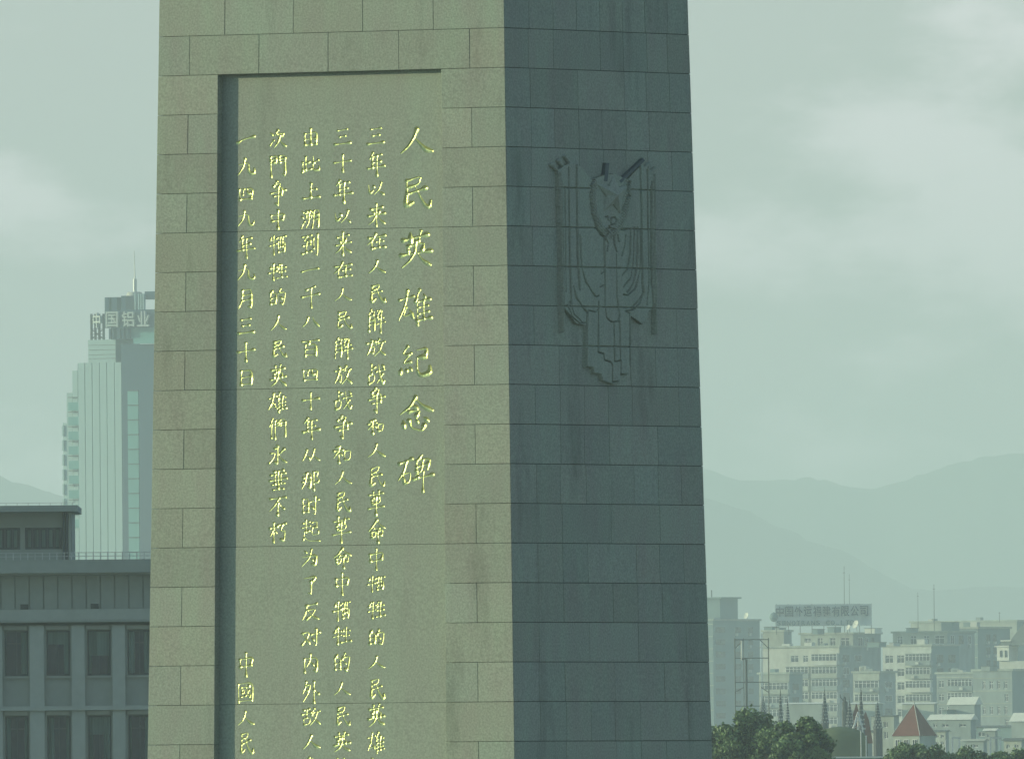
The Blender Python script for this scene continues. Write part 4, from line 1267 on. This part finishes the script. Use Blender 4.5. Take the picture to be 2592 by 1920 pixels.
S = Site('steel_pylon', 1903, 3300, 0); X, Z, e = S.x, S.z, S.e
tag(e, 'dark steel frame tower with cross beams between the tall block and the tree', 'pylon')
for a, r in ((1861, .06), (1883, .035), (1946, .06)):
    for y in (0, 2.2):
        MB().tube((X(a), y, 0), (X(a), y, Z(1614)), r, k=6).build('post', M['metal_dark'], e)
b = MB()
for y_ in (1617, 1664, 1725, 1785, 1850):
    for y in (0, 2.2): b.box(X(1861), X(1946), y - .05, y + .05, Z(y_ + 1.5), Z(y_ - .5))
    for a in (1861, 1946): b.box(X(a) - .05, X(a) + .05, 0, 2.2, Z(y_ + 1.2), Z(y_))
b.build('beam', M['metal_dark'], e)
for xa, ya_, xb, yb_ in ((1861, 1640, 1883, 1618), (1946, 1640, 1924, 1618), (1861, 1750, 1883, 1738), (1926, 1738, 1946, 1752)):
    MB().tube((X(xa), 0, Z(ya_)), (X(xb), 0, Z(yb_)), .05, k=4).build('brace', M['metal_dark'], e)
MB().tube((X(1878), -.3, Z(1670)), (X(1878), -.3, Z(1620)), .09).build('white_tube', M['roof_white'], e)
mp_ = P(1891, 1900, 3200)
e2 = empty('lamp_mast', (mp_.x, mp_.y, 0)); tag(e2, 'dark hooked lamp mast standing before the steel frame tower', 'lamp mast')
s_ = 3200 / F; zz = P(1891, 1668, 3200).z
MB().tube((0, 0, 0), (0, 0, zz), .17, .13).build('pole', M['metal_dark'], e2)
MB().tube((0, 0, zz), (-.25, 0, zz + .15), .1).tube((-.25, 0, zz + .15), (-.5, 0, zz), .1).build('lamp', M['metal_dark'], e2)
S = Site('lit_edge', 1929, 5600, 0)
tag(S.e, 'white strip added for the sunlit building edge left of the apartment end wall', 'column')
MB().box(S.x(1927), S.x(1931), 0, .4, 0, S.z(1604)).build('shaft', M['roof_white'], S.e)  # pale box added to imitate sun on a narrow building edge
MB().box(S.x(1926), S.x(1932), -.1, .5, S.z(1604), S.z(1602)).build('cap', M['roof_white'], S.e)

# ---------------------------------------------------------------- park with spires, pyramid roof, dome
def spire(label, px, py0, py1, dist, wpx, knobs=True):
    S = Site('spire', px, dist, 0)
    tag(S.e, label, 'spire', 'dark conical spires behind the tree')
    r = wpx * S.s / 2; z0, z1 = S.z(py1), S.z(py0)
    b = MB().lathe(0, 0, [(r, z0), (r * .62, z0 + (z1 - z0) * .45), (r * .3, z0 + (z1 - z0) * .75), (.03, z1)], 8)
    b.build('cone', M['spire'], S.e)
    b = MB().lathe(0, 0, [(r * 1.05, 0), (r * 1.05, z0 - .01)], 8); b.build('shaft', M['spire'], S.e)
    b = MB()
    n = 9
    for i in range(n):
        t = i / n
        rr = r * (1 - t) ** 1.05 * (1 if t < .1 else .97)
        rr = np.interp(t, [0, .45, .75, 1], [r, r * .62, r * .3, .03])
        zz = z0 + (z1 - z0) * t
        for j in range(8):
            an = 2 * math.pi * (j + (.5 if i % 2 else 0)) / 8
            c_, s2 = math.cos(an) * rr, math.sin(an) * rr
            q = .055 * (1.3 - t)
            b.box(c_ - q, c_ + q, s2 - q, s2 + q, zz, zz + q * 2.4)
    b.build('crocket', M['spire_knob'], S.e)['kind'] = 'stuff'
    MB().tube((0, 0, z1 - .05), (0, 0, z1 + 8 * S.s), .03, .015, 5).build('finial', M['metal_dark'], S.e)
D0 = 2900
spire('broad dark spire standing left of the tree top behind the steel frame tower', 1931, 1762, 1800, D0, 18)
spire('slim dark spire with pale studs above the middle of the tree', 1975, 1744, 1830, D0 + 60, 15)
spire('short dark spire half hidden by the tree top', 1993, 1766, 1830, D0 + 20, 12)
spire('tall studded spire just right of the tree', 2087, 1744, 1828, D0, 20)
spire('leaning dark spire beside the red turret', 2150, 1770, 1845, D0 + 40, 22)
spire('tallest studded spire right of the red turret', 2179, 1738, 1845, D0 - 20, 19)
spire('wide studded spire left of the red pyramid roof', 2221, 1776, 1842, D0 + 10, 24)
S = Site('statue', 2138, D0 + 80, 0); tag(S.e, 'dark statue on a column with one arm out left of the red turret', 'statue')
b = MB().lathe(0, 0, [(.34, 0), (.34, S.z(1800))], 10); b.build('column', M['spire'], S.e)
b = MB().lathe(0, 0, [(.36, S.z(1800)), (.28, S.z(1790)), (.33, S.z(1777)), (.12, S.z(1772)), (.15, S.z(1768)), (.1, S.z(1762))], 10)
b.tube((0, 0, S.z(1776)), (-.45, 0, S.z(1764)), .09, .06, 6).tube((-.45, 0, S.z(1764)), (-.5, 0, S.z(1756)), .06, .04, 6)
b.build('figure', M['spire'], S.e)
S = Site('red_turret', 2167, D0 + 60, 0); tag(S.e, 'small pointed red turret between two dark spires', 'turret')
b = MB().lathe(0, 0, [(.62, S.z(1812)), (.3, S.z(1795)), (.05, S.z(1780))], 4); b.build('roof', M['roof_red'], S.e)
b = MB().lathe(0, 0, [(.5, 0), (.5, S.z(1812) - .01)], 4); b.build('wall', M['roof_red'], S.e)
S = Site('red_turret', 2190, D0 + 70, 0); tag(S.e, 'dark red sloping roof under the tallest studded spire', 'turret')
b = MB().lathe(0, 0, [(1.1, S.z(1880)), (.5, S.z(1822)), (.05, S.z(1800))], 4); b.build('roof', M['roof_red'], S.e)
b = MB().lathe(0, 0, [(1.0, 0), (1.0, S.z(1880) - .01)], 4); b.build('wall', M['grey_wall'], S.e)
S = Site('white_frame', 2170, D0 - 80, 0); tag(S.e, 'white skeletal gable frame on tall legs before the red turret', 'frame tower')
b = MB(); X, Z = S.x, S.z
for a, c in (((2158, 1845), (2171, 1800)), ((2183, 1845), (2171, 1800)), ((2163, 1835), (2170, 1815)), ((2179, 1835), (2172, 1815))):
    b.tube((X(a[0]), 0, Z(a[1])), (X(c[0]), 0, Z(c[1])), .07, k=5)
for a in (2158, 2171, 2183): b.tube((X(a), .3, 0), (X(a), .3, Z(1812 if a == 2171 else 1838)), .06, k=5)
for y_ in (1822, 1838, 1860): b.box(X(2158), X(2183), .25, .35, Z(y_ + 1), Z(y_))
b.build('leg', M['frame_white'], S.e)
S = Site('red_pyramid_house', 2313, 3000, -A); X, Z, e = S.x, S.z, S.e
tag(e, 'pavilion with steep red pyramid roof and pale walls', 'pavilion')
hwid = 58 * S.s / (math.cos(A) + math.sin(A)) 
za, zb_ = Z(1861), Z(1779)
b = MB(); b.v = [(-hwid, -hwid, za), (hwid, -hwid, za), (hwid, hwid, za), (-hwid, hwid, za), (0, 0, zb_)]
b.f = [(0, 3, 2, 1), (0, 1, 4), (1, 2, 4), (2, 3, 4), (3, 0, 4)]; b.build('roof', M['roof_red'], e)
for c in ((-1, -1), (1, -1), (1, 1), (-1, 1)):
    MB().tube((c[0] * hwid, c[1] * hwid, za + .02), (0, 0, zb_ + .03), .035, k=5).build('hip_ridge', M['spire_knob'], e)
b = MB().box(-hwid * .93, hwid * .93, -hwid * .93, hwid * .93, 0, za - .002); b.build('wall', M['cream_wall'], e)
for t in (-.6, 0, .6):
    window(e, t * hwid - .3, t * hwid + .3, Z(1893), Z(1870), -hwid * .93 - .06, M['frame_white'], M['glass'], nx=2, fw=.05)
b = MB().lathe(0, 0, [(.09, zb_ - .05), (.06, zb_ + .25), (.01, zb_ + .4)], 6); b.build('finial', M['spire_knob'], e)
# olive dome
S = Site('dome_hall', 2126, 2500, 0); X, Z, e = S.x, S.z, S.e
tag(e, 'round hall with a low olive green dome right of the tree', 'hall')
r = 70 * S.s
b = MB().lathe(0, r, [(r, 0), (r, Z(1880)), (r * .95, Z(1862)), (r * .8, Z(1851)), (r * .55, Z(1843)), (r * .3, Z(1839)), (.1, Z(1837))], 40)
b.build('dome', M['olive'], e, True)
S = Site('flat_roof_hall', 2180, 2300, 0); tag(S.e, 'low hall whose white flat roof shows at the bottom edge', 'hall')
b = MB().box(S.x(2100), S.x(2262), 0, 6, 0, S.z(1917)); b.build('wall', M['grey_wall'], S.e)
b = MB().box(S.x(2098), S.x(2264), -.2, 6.2, S.z(1917), S.z(1913)); b.build('roof', M['roof_white'], S.e)
# white portal frames low at the right, poles
def portal(label, a, b_, y0, y1, dist):
    S = Site('portal_frame', a, dist, 0); tag(S.e, label, 'frame', 'white portal frames behind the bushes')
    MB().box(S.x(a), S.x(a + 3), 0, .12, 0, S.z(y0)).build('post', M['frame_white'], S.e)
    MB().box(S.x(b_ - 3), S.x(b_), 0, .12, 0, S.z(y0)).build('post', M['frame_white'], S.e)
    MB().box(S.x(a - 1), S.x(b_ + 4), -.05, .2, S.z(y0 + 4), S.z(y0)).build('beam', M['roof_white'], S.e)
portal('white portal frame with a bright top right of the pyramid roof', 2408, 2428, 1864, 1900, 2600)
portal('white portal frame lower at the right beyond the bushes', 2504, 2532, 1864, 1900, 2610)
def pole(label, px, y0, dist, r=.05):
    S = Site('pole', px, dist, 0); tag(S.e, label, 'pole', 'short poles among the bushes')
    MB().tube((0, 0, 0), (0, 0, S.z(y0)), r, r * .8, 6).build('shaft', M['frame_white'], S.e)
    MB().box(-r * 2, r * 2, -r * 2, r * 2, S.z(y0), S.z(y0 - 1.2)).build('cap', M['frame_white'], S.e)
pole('short white pole left of the portal frame', 2392, 1872, 2550)
pole('white pole right of the dome over the white flat roof', 2178, 1848, 2480)
pole('second white pole right of the dome, nearer to the pyramid roof', 2191, 1862, 2480)

# ---------------------------------------------------------------- trees and bushes
def leaf_cloud(name, blobs, n, size, mt, parent, seed):
    r = np.random.default_rng(seed)
    V = np.zeros((n * 4, 3)); k = 0
    w = np.array([b_[3] ** 2.2 * 1.0 for b_ in blobs]); w /= w.sum()
    ch = r.choice(len(blobs), n, p=w)
    for i in range(n):
        cx, cy, cz, rr = blobs[ch[i]]
        d = r.normal(0, 1, 3); d /= np.linalg.norm(d)
        c = np.array([cx, cy, cz]) + d * rr * (r.random() ** .33) * np.array([1, 1, .85]) * (1 + .12 * r.normal())
        nrm = d * .6 + r.normal(0, .7, 3); nrm /= np.linalg.norm(nrm)
        t = np.cross(nrm, r.normal(0, 1, 3)); t /= np.linalg.norm(t); u = np.cross(nrm, t)
        s1 = size * r.uniform(.6, 1.35); s2 = s1 * r.uniform(.45, .75)
        V[4 * i] = c - t * s1; V[4 * i + 1] = c - u * s2 + t * s1 * .1; V[4 * i + 2] = c + t * s1; V[4 * i + 3] = c + u * s2
    me = bpy.data.meshes.new(name)
    me.from_pydata(V.tolist(), [], [(4 * i, 4 * i + 1, 4 * i + 2, 4 * i + 3) for i in range(n)])
    return link(name, me, mt, parent)

def tree(label, px, dist, top, bottom, wpx, seed, n=9000, size=.11, group='leafy trees along the bottom edge', name='tree', blobs_n=30, flat=False):
    S = Site(name, px, dist, 0); tag(S.e, label, 'tree' if name == 'tree' else 'bush', group)
    r = random.Random(seed)
    W_ = wpx * S.s / 2; zt_, zb_ = S.z(top), max(S.z(bottom), .6)
    H_ = zt_ - zb_
    zc_ = zb_ + H_ * .45
    bl = []
    for i in range(blobs_n):
        a, q = r.uniform(0, 2 * math.pi), math.sqrt(r.random())
        zz = r.uniform(-.5, 1)
        lim = math.sqrt(max(.05, 1 - zz * zz)) if zz > 0 else 1
        x_, y_ = math.cos(a) * q * W_ * .86 * lim, math.sin(a) * q * W_ * .86 * lim
        rr = W_ * r.uniform(.13, .24)
        if flat:
            x_, y_, rr = r.uniform(-1, 1) * W_ * .9, r.uniform(-.5, .5) * W_, W_ * r.uniform(.14, .26)
            bl.append((x_, y_, zt_ - rr - abs(x_) ** 2 / W_ * .25 - r.random() ** 1.5 * H_ * .35, rr))
            continue
        bl.append((x_, y_, zc_ + zz * (H_ * .55 - rr) * r.uniform(.8, 1.05), rr))
    leaf_cloud('crown', bl, n, size, M['leaf'], S.e, seed)
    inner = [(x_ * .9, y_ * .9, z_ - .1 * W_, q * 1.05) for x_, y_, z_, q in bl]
    leaf_cloud('inner_foliage', inner, n // 3, size * 1.7, M['leaf_shade'], S.e, seed + 1)
    b = MB().tube((0, 0, 0), (0.05, 0, zc_ - H_ * .2), W_ * .07, W_ * .05, 10)
    b.build('trunk', M['bark'], S.e)
    b = MB()
    for x_, y_, z_, q in bl[::2]:
        b.tube((0.05, 0, zc_ - H_ * .25), (x_, y_, z_), W_ * .03, W_ * .008, 5)
    b.build('limb', M['bark'], S.e)
    return S
tree('large dark tree beside the lower right edge of the monument', 1905, 1500, 1774, 2150, 300, 5, 26000, .105, blobs_n=110)
tree('rounded tree crown overlapping the right side of the large tree', 2035, 1480, 1806, 2150, 230, 8, 18000, .105, blobs_n=85)
tree('full tree crown filling the gap between the large tree and the rounded one', 1972, 1490, 1800, 2150, 200, 31, 15000, .1, blobs_n=75)
tree('tree crown tucked behind the monument edge, left of the large tree', 1800, 1520, 1822, 2150, 210, 12, 14000, .105, blobs_n=70)
tree('bushy tree at the bottom edge under the red pyramid roof', 2322, 1650, 1872, 2300, 190, 21, 9000, .105, blobs_n=36, flat=True)
tree('bushy tree at the bottom edge right of the first portal frame', 2475, 1650, 1880, 2300, 210, 22, 9000, .105, blobs_n=36, flat=True)
tree('small bushy tree between the pyramid roof and the first portal frame', 2395, 1700, 1893, 2300, 150, 25, 5000, .105, blobs_n=24, flat=True)
tree('bushy tree cut off by the lower right corner', 2580, 1640, 1890, 2300, 170, 23, 7000, .105, blobs_n=28, flat=True)
tree('low round bush between the second portal frame and the corner', 2532, 1700, 1898, 2300, 130, 27, 4000, .105, blobs_n=20, flat=True)
tree('bushy tree hidden below the white flat roof', 2258, 1680, 1900, 2300, 140, 24, 5000, .105, blobs_n=22, flat=True)

# ---------------------------------------------------------------- haze
hb = MB().box(-14000, 14000, -2400, 39000, -1.5, 410)
hz = hb.build('haze', None)
hm = bpy.data.materials.new('haze_air'); hm.use_nodes = True
t = hm.node_tree; t.nodes.clear()
o = t.nodes.new('ShaderNodeOutputMaterial'); v = t.nodes.new('ShaderNodeVolumePrincipled')
v.inputs['Color'].default_value = (0.87, 1.0, 0.985, 1)
v.inputs['Density'].default_value = 0.94e-4
v.inputs['Anisotropy'].default_value = 0.0
t.links.new(v.outputs[0], o.inputs['Volume'])
hz.data.materials.append(hm)
hz['kind'] = 'stuff'
hz.visible_shadow = True
